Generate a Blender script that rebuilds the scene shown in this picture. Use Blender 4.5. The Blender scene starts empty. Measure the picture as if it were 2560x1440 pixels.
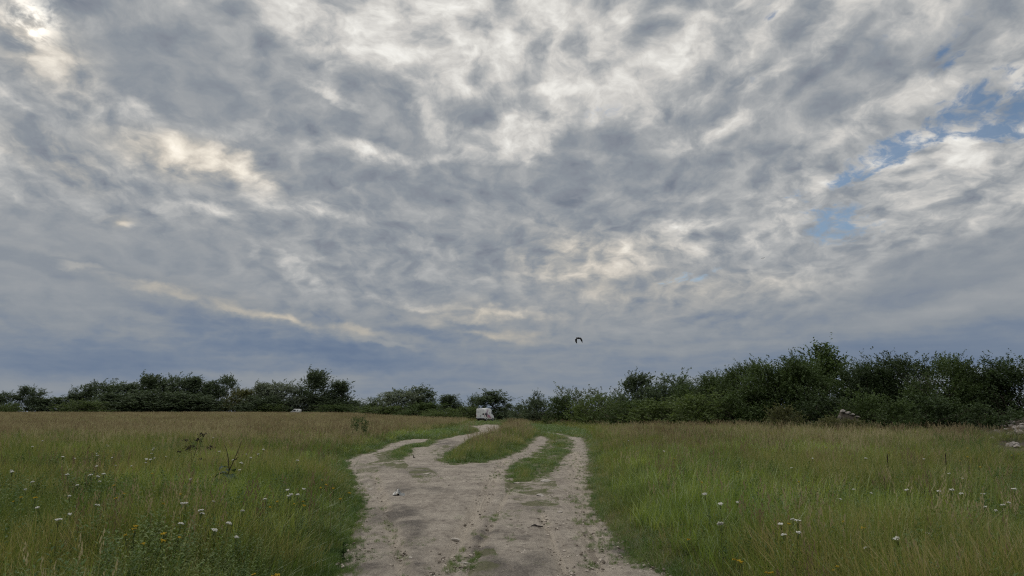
import bpy, bmesh, math, random
import numpy as np
from mathutils import Vector, Matrix, Euler

R = math.radians
random.seed(7)
rng = np.random.default_rng(7)
SC = bpy.context.scene
COL = SC.collection

# ------------------------------------------------------------------ camera
CAM_H, FOC, HORIZON = 1.65, 1849.0, 1033.0          # eye height, focal length and horizon in photo pixels (2560 wide)
PITCH = math.atan((HORIZON - 720.0) / FOC)
cam_d = bpy.data.cameras.new('camera')
cam_d.sensor_width = 36.0
cam_d.lens = 36.0 * FOC / 2560.0
cam_d.clip_start = 0.1
cam_d.clip_end = 6000.0
cam = bpy.data.objects.new('camera', cam_d)
COL.objects.link(cam)
cam.location = (0, 0, CAM_H)
cam.rotation_euler = (R(90) + PITCH, 0, 0)
SC.camera = cam

def ray(px, py):
    """Unit direction seen at a photo pixel."""
    x, y = (px - 1280.0) / FOC, (720.0 - py) / FOC
    c, s = math.cos(PITCH), math.sin(PITCH)
    return Vector((x, c - y * s, s + y * c)).normalized()

def ground(px, py, z=0.0):
    d = ray(px, py)
    t = (z - CAM_H) / d.z
    return d.x * t, d.y * t

# ------------------------------------------------------------------ render settings
SC.view_settings.view_transform = 'Standard'
SC.view_settings.look = 'None'
SC.view_settings.exposure = 0.0
SC.view_settings.gamma = 1.0
SC.view_settings.use_curve_mapping = False
SC.cycles.use_denoising = False
SC.cycles.max_bounces = 6
SC.cycles.diffuse_bounces = 3
SC.cycles.glossy_bounces = 2
SC.cycles.transmission_bounces = 4
SC.cycles.transparent_max_bounces = 8
SC.cycles.volume_bounces = 0
SC.cycles.pixel_filter_type = 'BLACKMAN_HARRIS'
SC.cycles.filter_width = 1.2

# ------------------------------------------------------------------ node helpers
class NT:
    def __init__(s, tree):
        s.t = tree
    def n(s, typ, **kw):
        nd = s.t.nodes.new(typ)
        for k, v in kw.items():
            setattr(nd, k, v)
        return nd
    def link(s, a, b):
        s.t.links.new(a, b)
    def put(s, sock, v):
        if v is None:
            return
        if hasattr(v, 'is_linked') or isinstance(v, bpy.types.NodeSocket):
            s.t.links.new(v, sock)
        else:
            sock.default_value = v
    def math(s, op, a, b=None, c=None, clamp=False):
        nd = s.n('ShaderNodeMath', operation=op, use_clamp=clamp)
        s.put(nd.inputs[0], a); s.put(nd.inputs[1], b)
        if c is not None: s.put(nd.inputs[2], c)
        return nd.outputs[0]
    def vmath(s, op, a, b=None, scale=None):
        nd = s.n('ShaderNodeVectorMath', operation=op)
        s.put(nd.inputs[0], a)
        if b is not None: s.put(nd.inputs[1], b)
        if scale is not None: s.put(nd.inputs['Scale'], scale)
        return nd.outputs['Value'] if op in ('DOT_PRODUCT', 'LENGTH', 'DISTANCE') else nd.outputs[0]
    def noise(s, vec, scale, detail=4.0, rough=0.5, dist=0.0, color=False, lac=2.0):
        nd = s.n('ShaderNodeTexNoise')
        s.put(nd.inputs['Vector'], vec)
        nd.inputs['Scale'].default_value = scale
        nd.inputs['Detail'].default_value = detail
        nd.inputs['Roughness'].default_value = rough
        nd.inputs['Lacunarity'].default_value = lac
        nd.inputs['Distortion'].default_value = dist
        return nd.outputs['Color' if color else 'Fac']
    def remap(s, v, a, b, c=0.0, d=1.0, smooth=True):
        nd = s.n('ShaderNodeMapRange')
        nd.interpolation_type = 'SMOOTHSTEP' if smooth else 'LINEAR'
        s.put(nd.inputs[0], v)
        for i, q in enumerate((a, b, c, d)):
            s.put(nd.inputs[i + 1], q)
        return nd.outputs[0]
    def comb(s, x, y, z):
        nd = s.n('ShaderNodeCombineXYZ')
        s.put(nd.inputs[0], x); s.put(nd.inputs[1], y); s.put(nd.inputs[2], z)
        return nd.outputs[0]
    def sep(s, v):
        nd = s.n('ShaderNodeSeparateXYZ'); s.put(nd.inputs[0], v)
        return nd.outputs
    def ramp(s, v, stops, interp='LINEAR'):
        nd = s.n('ShaderNodeValToRGB')
        cr = nd.color_ramp; cr.interpolation = interp
        while len(cr.elements) < len(stops): cr.elements.new(0.5)
        for e, (p, c) in zip(cr.elements, stops):
            e.position = p; e.color = (c[0], c[1], c[2], 1.0)
        s.put(nd.inputs[0], v)
        return nd.outputs[0]
    def mix(s, f, a, b, blend='MIX'):
        nd = s.n('ShaderNodeMix', data_type='RGBA', blend_type=blend)
        s.put(nd.inputs[0], f)
        for i, q in ((6, a), (7, b)):
            if isinstance(q, (tuple, list)): q = (q[0], q[1], q[2], 1.0)
            s.put(nd.inputs[i], q)
        return nd.outputs[2]

def lin(r, g, b):
    f = lambda c: (c / 255.0 / 12.92) if c <= 10 else ((c / 255.0 + 0.055) / 1.055) ** 2.4
    return (f(r), f(g), f(b))

# ------------------------------------------------------------------ sky (world)
SUN_DIR = ray(80, 50)
SUN_EL = math.asin(SUN_DIR.z)
SUN_AZ = math.atan2(SUN_DIR.x, SUN_DIR.y)          # from +Y towards +X

world = bpy.data.worlds.new('World')
SC.world = world
world.use_nodes = True
wt = world.node_tree
wt.nodes.clear()
w = NT(wt)
world.cycles.sampling_method = 'MANUAL'
world.cycles.sample_map_resolution = 512

gen = w.n('ShaderNodeTexCoord').outputs['Generated']
D = w.vmath('NORMALIZE', gen)
dx, dy, dz = w.sep(D)
zc = w.math('MAXIMUM', dz, 0.0)
az = w.math('ARCTAN2', dx, dy)
el = w.math('ARCSINE', w.math('MINIMUM', w.math('MAXIMUM', dz, -1.0), 1.0))
# the cloud sheet as a flat layer overhead, curving down at the horizon
inv = w.math('DIVIDE', 1.0, w.math('ADD', zc, 0.34))
P = w.comb(w.math('MULTIPLY', dx, inv), w.math('MULTIPLY', dy, inv), 0.0)
warp = w.vmath('SUBTRACT', w.noise(P, 2.6, 3.0, 0.55, color=True), (0.5, 0.5, 0.5))
P1 = w.vmath('ADD', P, w.vmath('SCALE', warp, scale=0.22))
warp2 = w.vmath('SUBTRACT', w.noise(P, 14.0, 3.0, 0.6, color=True), (0.5, 0.5, 0.5))
P2 = w.vmath('ADD', P1, w.vmath('SCALE', warp2, scale=0.055))
Ps = w.vmath('MULTIPLY', P2, (1.0, 0.78, 1.0))      # rolls drawn out along the wind
big = w.noise(Ps, 3.0, 3.0, 0.5)
mid = w.noise(Ps, 12.5, 5.0, 0.56)
fine = w.noise(w.vmath('ADD', Ps, (3.7, 1.3, 0)), 36.0, 6.0, 0.62)
vor = w.n('ShaderNodeTexVoronoi', feature='SMOOTH_F1')
w.put(vor.inputs['Vector'], Ps)
vor.inputs['Scale'].default_value = 18.0
vor.inputs['Smoothness'].default_value = 0.6
cell = w.math('SUBTRACT', 0.42, vor.outputs['Distance'])

# angular coordinates for the large cloud masses, frayed by the same warp
AE = w.comb(az, el, 0.0)
fray = w.vmath('MULTIPLY', w.vmath('SUBTRACT', w.noise(w.vmath('MULTIPLY', AE, (1, 1.7, 1)), 9.0, 6.0, 0.62, color=True), (0.5, 0.5, 0.5)), (0.09, 0.055, 0.0))
AEw = w.vmath('ADD', AE, fray)

def blobs(items, start, kl=1.0, kd=1.0):
    acc = start
    for cx, cy, rx, ry, rot, amp in items:
        d = ray(cx, cy)
        a0, e0 = math.atan2(d.x, d.y), math.asin(d.z)
        mp = w.n('ShaderNodeMapping', vector_type='TEXTURE')
        w.put(mp.inputs['Vector'], AEw)
        mp.inputs['Location'].default_value = (a0, e0, 0)
        mp.inputs['Rotation'].default_value = (0, 0, R(-rot))
        mp.inputs['Scale'].default_value = (rx / FOC, ry / FOC, 1)
        gr = w.n('ShaderNodeTexGradient', gradient_type='SPHERICAL')
        w.link(mp.outputs[0], gr.inputs[0])
        acc = w.math('ADD', w.remap(gr.outputs['Fac'], 0.0, 0.85, 0.0, amp * (kd if amp < 0 else kl)), acc)
    return acc

# brighter (+) and darker (-) masses of cloud: centre, radii (photo pixels), tilt clockwise, strength
LIGHT = [
    # upper left
    (80, 58, 100, 46, 15, .26), (75, 55, 260, 150, 20, .10), (130, 140, 90, 60, 20, .15), (30, 95, 90, 50, 40, -.10),
    (420, 150, 520, 260, 10, -.15), (300, 60, 260, 110, 0, -.06), (560, 210, 330, 150, 10, -.08),
    (60, 240, 190, 40, 20, -.05), (110, 200, 180, 32, 35, .10), (60, 130, 80, 50, 40, -.10), (30, 255, 60, 25, 30, .10),
    (245, 75, 60, 30, 20, .10), (355, 40, 50, 25, 10, .08), (495, 185, 70, 40, 20, .16),
    (640, 250, 420, 90, 8, -.10), (470, 270, 180, 50, 10, -.06),
    (270, 240, 180, 40, 20, .13), (70, 320, 160, 60, 30, -.07), (150, 390, 90, 30, 35, .10),
    (400, 320, 260, 50, 5, .06), (480, 390, 250, 46, 6, .17), (520, 415, 180, 34, 8, .15), (620, 440, 90, 60, 50, .14),
    (320, 400, 240, 100, 10, .04), (640, 320, 90, 50, 20, .20), (560, 330, 200, 40, 10, .04),
    (250, 360, 130, 60, 0, -.08), (430, 470, 160, 50, 0, -.06),
    # centre top
    (1150, 130, 700, 280, 0, .11), (1100, 60, 420, 120, 0, .07), (760, 90, 180, 60, 25, .14), (880, 40, 260, 70, 10, .05),
    (900, 60, 90, 60, 30, -.06), (760, 150, 240, 60, 12, -.09), (940, 215, 110, 80, 30, -.17), (800, 130, 160, 40, 15, -.04),
    (1180, 275, 150, 50, 0, -.24), (940, 310, 230, 90, 15, -.20), (1050, 370, 150, 40, 15, -.14),
    (850, 250, 120, 25, 20, .20), (1000, 175, 260, 40, 25, .06), (1180, 190, 300, 70, 10, .08),
    (1320, 340, 160, 80, 0, .16), (1250, 395, 190, 40, 5, .16), (1000, 385, 260, 30, 5, .22), (1290, 300, 200, 50, 0, .08),
    (690, 385, 130, 60, 20, -.14), (870, 450, 160, 90, 10, -.19), (730, 480, 130, 50, 10, -.12),
    (1130, 460, 340, 110, 5, -.16), (1230, 520, 420, 130, 0, -.08), (560, 470, 220, 50, 0, -.05),
    (790, 520, 160, 30, 10, .13), (540, 520, 120, 22, 12, .12), (690, 510, 90, 25, 10, .06), (335, 548, 36, 16, 15, .20), (100, 495, 130, 30, 5, .07),
    (245, 525, 60, 22, 15, .09),
    # right top
    (1560, 150, 480, 260, -15, .08), (1430, 60, 160, 80, -20, .06), (1590, 60, 170, 50, -50, -.20), (1340, 130, 110, 40, -20, -.10),
    (1460, 115, 110, 35, -25, -.08), (1750, 55, 200, 36, -40, .10), (1980, 70, 210, 50, -45, -.12), (2060, 140, 190, 30, -38, .10),
    (1830, 120, 160, 40, -40, -.06), (2150, 60, 160, 40, -40, -.08), (2300, 30, 190, 35, -40, .10), (2420, 90, 260, 80, -45, -.10),
    (2080, 210, 300, 100, -10, -.20), (1880, 280, 170, 36, -10, .10), (1760, 275, 170, 40, -8, -.13), (2090, 165, 110, 40, -10, .07),
    (1500, 200, 170, 30, -20, .10), (1900, 200, 100, 24, -8, .12), (1640, 290, 150, 40, -10, .12), (1740, 345, 130, 26, -12, .12),
    (1480, 355, 140, 50, -15, -.16), (1350, 265, 120, 35, 0, -.13), (1350, 420, 260, 70, 0, -.14), (1560, 400, 330, 110, -18, -.14),
    (1830, 430, 330, 110, -12, -.13), (1560, 520, 280, 70, -5, -.07), (1720, 480, 170, 24, -8, .10), (1850, 550, 180, 40, -8, -.05),
    (2380, 380, 260, 70, 0, .24), (2230, 395, 120, 50, -20, .12), (2330, 470, 320, 60, -8, .16), (2030, 400, 200, 50, -25, .12),
    (2010, 500, 140, 60, -30, .12), (2330, 225, 120, 50, -30, .14), (2200, 260, 120, 50, -30, .05), (2540, 330, 120, 14, -8, .10),
    (2480, 540, 320, 60, -12, .06), (2300, 560, 240, 50, -10, .05), (2200, 330, 200, 30, -20, -.05),
    # middle band
    (1480, 640, 330, 80, -4, .13), (1420, 680, 200, 40, 0, .08), (1340, 560, 160, 60, 0, .05), (1720, 560, 130, 36, -10, .14), (1840, 600, 230, 36, -6, .09),
    (1720, 750, 480, 60, 0, .09), (2000, 700, 240, 70, -4, .08), (1640, 650, 240, 50, 0, .05), (1560, 720, 260, 30, -4, .06),
    (1300, 610, 220, 100, 0, -.05), (1000, 590, 420, 120, 0, -.07), (400, 600, 420, 90, 5, -.05), (730, 570, 300, 60, 0, -.05),
    (2420, 650, 330, 110, -12, -.10), (2200, 760, 400, 50, -10, -.04), (2420, 730, 360, 40, -13, .07), (2530, 640, 200, 50, -10, -.05),
    (2350, 600, 260, 30, -6, .03), (1850, 785, 180, 18, -6, -.07), (2480, 780, 240, 36, -6, -.03),
    (930, 610, 130, 16, 0, .08), (830, 640, 90, 14, 0, .08), (1150, 620, 170, 20, -8, .06),
    # low streaks of gold and the blue-grey bank under them
    (655, 780, 170, 22, 12, .15), (740, 800, 120, 16, 14, .10), (330, 705, 200, 18, 14, .06), (190, 655, 80, 10, 5, .12), (470, 740, 220, 20, 12, .08),
    (900, 830, 90, 20, 10, .15), (1130, 800, 260, 26, -4, .12), (1040, 760, 240, 14, 8, .12), (1230, 830, 180, 20, 4, .14), (1270, 780, 180, 20, -8, .10),
    (1330, 790, 120, 18, 0, .12), (1160, 815, 90, 16, 0, -.13), (980, 745, 60, 12, 10, -.09), (1290, 845, 160, 14, 6, .08), (960, 865, 120, 10, 14, .07),
    (720, 660, 60, 30, 50, .12), (765, 680, 90, 26, 40, .12), (632, 640, 26, 45, -15, .12), (800, 705, 80, 22, 30, .08), (740, 700, 60, 18, 20, .07),
    (620, 825, 480, 48, 12, -.10), (200, 830, 460, 60, 5, -.05), (130, 650, 260, 30, 5, -.09), (200, 900, 420, 60, 0, -.06),
    (800, 880, 520, 50, 6, -.07), (1050, 830, 160, 40, 15, -.07), (1500, 930, 500, 70, 0, -.02), (2350, 845, 520, 40, -5, -.11), (2480, 890, 330, 40, -3, -.07),
    (600, 935, 420, 24, 3, .05), (2480, 935, 330, 22, -3, .04), (1700, 830, 460, 40, 0, .02), (1650, 880, 330, 24, -3, .03),
]
GAPS = [  # holes where the blue shows
    (2500, 270, 230, 110, -20, .95), (2330, 330, 260, 40, -12, .65), (2540, 310, 140, 70, 0, .5), (2180, 410, 150, 50, -25, .75), (2310, 420, 110, 22, -6, .55), (2130, 430, 90, 26, -20, .35),
    (2100, 555, 140, 70, -6, .62), (2010, 490, 60, 26, 25, .45), (2160, 590, 110, 40, -10, .25), (1715, 696, 130, 22, -8, .55), (1500, 290, 120, 60, -20, .28), (2230, 80, 230, 40, -40, .25),
    (2380, 110, 170, 50, -45, .45), (1900, 30, 120, 40, -20, .25), (2260, 165, 150, 30, -30, .22), (1885, 195, 16, 24, 20, .4), (1760, 305, 120, 22, -15, .22), (1940, 20, 90, 30, -20, .2),
    (60, 70, 40, 30, 0, -.5), (60, 125, 70, 30, 35, .2), (1640, 20, 90, 30, -30, .12),
    (2360, 390, 220, 46, 0, -.5), (2350, 480, 300, 40, -8, -.4), (2300, 250, 70, 40, -30, -.25),
]
WARM = [(640, 780, 340, 60, 12, 1.0), (900, 830, 160, 40, 10, .7), (1200, 810, 420, 90, 2, .75), (1450, 650, 380, 130, 0, .5), (480, 400, 320, 80, 5, .6),
        (1700, 740, 500, 90, 0, .45), (330, 700, 280, 50, 12, .5), (110, 120, 180, 110, 30, .5), (150, 400, 160, 60, 20, .5), (1290, 850, 200, 40, 4, .6), (320, 540, 60, 30, 0, .7)]

top_f = w.remap(el, R(2), R(20), 0.0, 1.0)
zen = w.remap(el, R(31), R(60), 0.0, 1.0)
base = w.ramp(w.math('MULTIPLY', el, 1.0 / R(32)), [
    (0.00, (.535,) * 3), (0.10, (.53,) * 3), (0.20, (.55,) * 3), (0.32, (.595,) * 3), (0.50, (.625,) * 3), (1.0, (.665,) * 3)])
F = blobs(LIGHT, base, 0.60, 0.60)
F = w.math('MAXIMUM', F, w.remap(el, R(3), R(12), .47, .565))
tex = w.math('MULTIPLY', w.math('SUBTRACT', mid, 0.5), 0.62)
tex = w.math('MULTIPLY_ADD', w.math('SUBTRACT', big, 0.5), 0.22, tex)
tex = w.math('MULTIPLY_ADD', w.math('SUBTRACT', fine, 0.5), 0.30, tex)
tex = w.math('MULTIPLY_ADD', cell, -0.34, tex)
amp_t = w.math('MULTIPLY', w.remap(el, R(2), R(14), 0.10, 1.0), w.remap(F, .53, .70, 0.48, 0.95))
calm = w.math('MINIMUM', blobs([(150, 640, 700, 190, 0, .7), (2450, 720, 520, 150, -8, .75), (2250, 900, 700, 120, 0, .5), (430, 200, 330, 130, 10, .4)], 0.0), .8)
amp_t = w.math('MULTIPLY', amp_t, w.math('SUBTRACT', 1.0, calm))
F = w.math('MULTIPLY_ADD', tex, amp_t, F)
# long thin streaks low down
streak = w.noise(w.vmath('MULTIPLY', w.vmath('ADD', AE, w.vmath('SCALE', fray, scale=0.4)), (2.4, 26.0, 1.0)), 1.0, 5.0, 0.55)
F = w.math('MULTIPLY_ADD', w.math('SUBTRACT', streak, 0.5), w.remap(el, R(3), R(16), 0.22, 0.0), F)
# the overcast is raised overhead, above the picture, to light the ground
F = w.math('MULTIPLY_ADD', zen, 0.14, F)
up = [(.55, lin(139, 146, 154)), (.61, lin(155, 159, 163)), (.68, lin(174, 176, 177)), (.78, lin(205, 203, 199)), (.90, lin(237, 235, 229)), (1.0, lin(255, 254, 250))]
col_lo = w.ramp(F, [(.40, lin(96, 113, 140)), (.46, lin(107, 123, 146)), (.50, lin(119, 132, 150))] + up)
col_hi = w.ramp(F, [(.40, lin(112, 121, 136)), (.46, lin(120, 128, 140)), (.50, lin(131, 137, 147))] + up)
col = w.mix(w.remap(el, R(5), R(12)), col_lo, col_hi)
wm = w.math('MULTIPLY', w.math('MINIMUM', blobs(WARM, 0.0), 1.0), w.remap(F, .52, .72, 0.0, 1.0))
col = w.mix(wm, col, (1.10, 1.0, .86), 'MULTIPLY')
# unseen sky overhead scaled up, an added boost of light on the ground
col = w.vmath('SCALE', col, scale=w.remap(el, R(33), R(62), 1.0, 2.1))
# glare of the veiled sun through the thin place in the cloud
sd = w.vmath('DOT_PRODUCT', D, tuple(SUN_DIR))
glow = w.math('MULTIPLY', w.math('POWER', w.math('MAXIMUM', sd, 0.0), 4500.0), w.remap(w.math('MULTIPLY_ADD', fine, 0.8, mid), .76, 1.02, 0.0, 0.85))
col = w.mix(1.0, col, w.mix(glow, (0, 0, 0), (.9, .85, .75)), 'ADD')

sky = w.n('ShaderNodeTexSky', sky_type='NISHITA', sun_disc=False)
sky.sun_elevation = SUN_EL
sky.sun_rotation = SUN_AZ
sky.air_density = 1.0
sky.dust_density = 0.6
sky.ozone_density = 2.0
bg_sky = w.n('ShaderNodeBackground'); bg_sky.inputs['Strength'].default_value = 0.085
w.link(sky.outputs[0], bg_sky.inputs['Color'])
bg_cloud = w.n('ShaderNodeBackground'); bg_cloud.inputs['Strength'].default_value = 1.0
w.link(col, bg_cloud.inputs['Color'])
gb = blobs(GAPS, 0.0)
gtex = w.math('MULTIPLY_ADD', w.math('SUBTRACT', fine, 0.5), 2.0, w.math('MULTIPLY', w.math('SUBTRACT', mid, 0.5), -1.4))
gb = w.math('MINIMUM', gb, 0.70)
gap = w.math('MULTIPLY_ADD', gtex, w.remap(gb, 0.02, 0.4), gb)
clear = w.math('MULTIPLY', w.remap(gap, 0.25, 0.95, 0.0, 0.92), w.remap(el, R(1), R(6), 0.0, 1.0))
ms = w.n('ShaderNodeMixShader')
w.put(ms.inputs[0], clear)
w.link(bg_cloud.outputs[0], ms.inputs[1]); w.link(bg_sky.outputs[0], ms.inputs[2])
wo = w.n('ShaderNodeOutputWorld')
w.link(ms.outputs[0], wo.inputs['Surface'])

# ------------------------------------------------------------------ sun behind the cloud
sun_d = bpy.data.lights.new('sun', 'SUN')
sun_d.energy = 1.5
sun_d.angle = R(24)
sun_d.color = (1.0, 0.93, 0.82)
sun = bpy.data.objects.new('sun', sun_d)
COL.objects.link(sun)
sun.rotation_euler = (-SUN_DIR).to_track_quat('-Z', 'Y').to_euler()
#END_SKY
# ------------------------------------------------------------------ scene helpers
def tag(o, label=None, cat=None, group=None, kind=None):
    if label: o['label'] = label
    if cat: o['category'] = cat
    if group: o['group'] = group
    if kind: o['kind'] = kind
    return o

def mesh_obj(name, verts, faces, mat=None, parent=None, smooth=False, attrs=None):
    me = bpy.data.meshes.new(name)
    me.from_pydata([tuple(v) for v in verts], [], [tuple(f) for f in faces])
    me.update()
    if smooth:
        me.polygons.foreach_set('use_smooth', [True] * len(me.polygons))
    for k, v in (attrs or {}).items():
        at = me.attributes.new(k, 'FLOAT', 'POINT')
        at.data.foreach_set('value', np.asarray(v, dtype=np.float32))
    if mat: me.materials.append(mat)
    o = bpy.data.objects.new(name, me)
    COL.objects.link(o)
    if parent: o.parent = parent
    return o

def quad_mesh(name, V, nq, mat=None):
    """Mesh of nq separate quads from an (nq*4, 3) array, built without Python loops."""
    me = bpy.data.meshes.new(name)
    me.vertices.add(nq * 4)
    me.vertices.foreach_set('co', np.ascontiguousarray(V, dtype=np.float32).ravel())
    me.loops.add(nq * 4)
    me.loops.foreach_set('vertex_index', np.arange(nq * 4, dtype=np.int32))
    me.polygons.add(nq)
    me.polygons.foreach_set('loop_start', np.arange(0, nq * 4, 4, dtype=np.int32))
    me.update(calc_edges=True)
    if mat: me.materials.append(mat)
    return me

def empty(name, loc, rz=0.0):
    o = bpy.data.objects.new(name, None)
    COL.objects.link(o)
    o.location = loc
    o.rotation_euler = (0, 0, rz)
    o.empty_display_size = 0.2
    return o

def copy_tree(o, parent=None):
    c = o.copy()
    COL.objects.link(c)
    if parent is not None: c.parent = parent
    for ch in list(o.children): copy_tree(ch, c)
    return c

def new_mat(name):
    m = bpy.data.materials.new(name)
    m.use_nodes = True
    m.node_tree.nodes.clear()
    return m, NT(m.node_tree)

def finish(k, surf):
    out = k.n('ShaderNodeOutputMaterial')
    k.link(surf, out.inputs['Surface'])

def principled(k, color, rough=0.7, spec=0.3, normal=None, metallic=0.0):
    b = k.n('ShaderNodeBsdfPrincipled')
    if isinstance(color, tuple): color = (color[0], color[1], color[2], 1.0)
    k.put(b.inputs['Base Color'], color)
    k.put(b.inputs['Roughness'], rough)
    k.put(b.inputs['Specular IOR Level'], spec)
    k.put(b.inputs['Metallic'], metallic)
    if normal is not None: k.put(b.inputs['Normal'], normal)
    return b.outputs[0]

def bump(k, h, strength=0.5, dist=0.02):
    b = k.n('ShaderNodeBump')
    b.inputs['Strength'].default_value = strength
    b.inputs['Distance'].default_value = dist
    k.put(b.inputs['Height'], h)
    return b.outputs[0]

def plain_mat(name, c, rough=0.6, spec=0.3, vary=0.15, scale=6.0, metallic=0.0):
    m, k = new_mat(name)
    tc = k.n('ShaderNodeTexCoord').outputs['Object']
    n = k.noise(tc, scale, 4.0, 0.6)
    f = k.remap(n, 0.3, 0.7, 1.0 - vary, 1.0 + vary)
    col = k.vmath('SCALE', tuple(c), scale=f)
    finish(k, principled(k, col, rough, spec, None, metallic))
    return m

def leaf_mat(name, stops, scale=0.35, wr=0.5, trans=0.32, gloss=0.06, fine=3.0):
    """Leaf colour from patches in the meadow or crown and from plant to plant; some light comes through the leaf."""
    m, k = new_mat(name)
    pos = k.n('ShaderNodeNewGeometry').outputs['Position']
    a = k.noise(pos, scale, 4.0, 0.55)
    b = k.noise(k.vmath('ADD', pos, (31.0, 7.0, 2.0)), fine, 2.0, 0.5)
    r = k.n('ShaderNodeObjectInfo').outputs['Random']
    f = k.math('MULTIPLY_ADD', k.math('SUBTRACT', a, 0.5), 1.9, 0.5)
    f = k.math('MULTIPLY_ADD', k.math('SUBTRACT', b, 0.5), 0.7, f)
    f = k.math('MULTIPLY_ADD', k.math('SUBTRACT', r, 0.5), wr, f)
    c = k.ramp(f, stops)
    d = k.n('ShaderNodeBsdfDiffuse'); k.link(c, d.inputs[0])
    t = k.n('ShaderNodeBsdfTranslucent'); k.link(k.mix(1.0, c, (1.0, 1.05, 0.7), 'MULTIPLY'), t.inputs[0])
    g = k.n('ShaderNodeBsdfGlossy'); g.inputs['Roughness'].default_value = 0.45
    g.inputs['Color'].default_value = (.9, .95, 1, 1)
    mx = k.n('ShaderNodeMixShader'); mx.inputs[0].default_value = trans
    k.link(d.outputs[0], mx.inputs[1]); k.link(t.outputs[0], mx.inputs[2])
    my = k.n('ShaderNodeMixShader'); my.inputs[0].default_value = gloss
    k.link(mx.outputs[0], my.inputs[1]); k.link(g.outputs[0], my.inputs[2])
    finish(k, my.outputs[0])
    return m

# value noise for shaping the land
def _h(ix, iy, seed):
    n = (ix.astype(np.int64) * 374761393 + iy.astype(np.int64) * 668265263 + seed * 974634777) & 0xffffffff
    n = ((n ^ (n >> 13)) * 1274126177) & 0xffffffff
    return ((n ^ (n >> 16)) & 0xffff) / 65535.0

def vnoise(x, y, seed=0):
    x = np.asarray(x, float); y = np.asarray(y, float)
    ix, iy = np.floor(x), np.floor(y)
    fx, fy = x - ix, y - iy
    fx = fx * fx * (3 - 2 * fx); fy = fy * fy * (3 - 2 * fy)
    a, b = _h(ix, iy, seed), _h(ix + 1, iy, seed)
    c, d = _h(ix, iy + 1, seed), _h(ix + 1, iy + 1, seed)
    return (a * (1 - fx) + b * fx) * (1 - fy) + (c * (1 - fx) + d * fx) * fy

def fbm(x, y, seed=0, oct=4):
    s, a, t = 0.0, 0.5, 0.0
    for i in range(oct):
        s = s + a * vnoise(x * 2 ** i, y * 2 ** i, seed + i); t += a; a *= 0.5
    return s / t

def sstep(a, b, x):
    t = np.clip((np.asarray(x, float) - a) / (b - a), 0, 1)
    return t * t * (3 - 2 * t)

def land(x, y):
    """Height of the ground: nearly flat, rising gently to the left far away and a little to the right."""
    x = np.asarray(x, float); y = np.asarray(y, float)
    a = x / np.maximum(np.abs(y), 1.0)
    z = 1.25 * sstep(55, 290, y) * sstep(0.05, 0.22, -a)
    z = z + 0.22 * sstep(14, 55, y) * sstep(0.10, 0.30, a)
    z = z + 0.10 * sstep(6, 25, y) * sstep(0.22, 0.4, -a)
    return z

def to_px(x, y):
    """Photo pixel of a point on flat ground."""
    y = np.maximum(y, 0.5)
    c, s = math.cos(PITCH), math.sin(PITCH)
    f = y * c - CAM_H * s
    u = -y * s - CAM_H * c
    return 1280 + FOC * x / f, 720 - FOC * u / f

def in_poly(px, py, poly):
    px = np.asarray(px, float); py = np.asarray(py, float)
    r = np.zeros(px.shape, bool)
    n = len(poly)
    for i in range(n):
        x0, y0 = poly[i]; x1, y1 = poly[(i + 1) % n]
        if y0 == y1: continue
        c = ((y0 > py) != (y1 > py)) & (px < (x1 - x0) * (py - y0) / (y1 - y0) + x0)
        r ^= c
    return r

# ------------------------------------------------------------------ the dirt track: outlines on flat ground
OUTER = [(560, 1800), (700, 1560), (815, 1440), (845, 1400), (868, 1350), (888, 1300), (896, 1250), (884, 1212), (872, 1175), (864, 1152), (887, 1140), (935, 1130), (968, 1113),
         (1000, 1102), (1045, 1097), (1074, 1098), (1062, 1106), (1024, 1120), (1070, 1116), (1092, 1102), (1140, 1090), (1180, 1084), (1198, 1079), (1194, 1072), (1172, 1065), (1200, 1064),
         (1216, 1061), (1246, 1062), (1252, 1070), (1248, 1078), (1226, 1083), (1177, 1097), (1160, 1107), (1137, 1124), (1115, 1135), (1102, 1148), (1112, 1156), (1137, 1163), (1165, 1158),
         (1202, 1157), (1235, 1151), (1260, 1144), (1280, 1136), (1312, 1120), (1332, 1103), (1340, 1092), (1355, 1089), (1370, 1096), (1367, 1107), (1340, 1130), (1325, 1140), (1282, 1160), (1264, 1186),
         (1284, 1204), (1330, 1202), (1372, 1184), (1394, 1160), (1410, 1140), (1432, 1122), (1432, 1102), (1405, 1088), (1352, 1081), (1326, 1077),
         (1352, 1079), (1400, 1084), (1422, 1091), (1457, 1095), (1470, 1117), (1472, 1155), (1471, 1180), (1476, 1230), (1486, 1256), (1500, 1285), (1520, 1314), (1552, 1343), (1582, 1378),
         (1604, 1402), (1640, 1420), (1690, 1450), (1800, 1540), (1980, 1800)]
HOLES = [(1264, 1186), (1290, 1160), (1340, 1130), (1368, 1100), (1400, 1092), (1432, 1104), (1432, 1122), (1394, 1162), (1372, 1184), (1330, 1203), (1284, 1205)]
GREEN = [  # low grass inside the outline
    [(985, 1126), (1015, 1113), (1060, 1107), (1030, 1120), (1024, 1133), (1000, 1150), (985, 1150), (980, 1140)],
]
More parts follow.
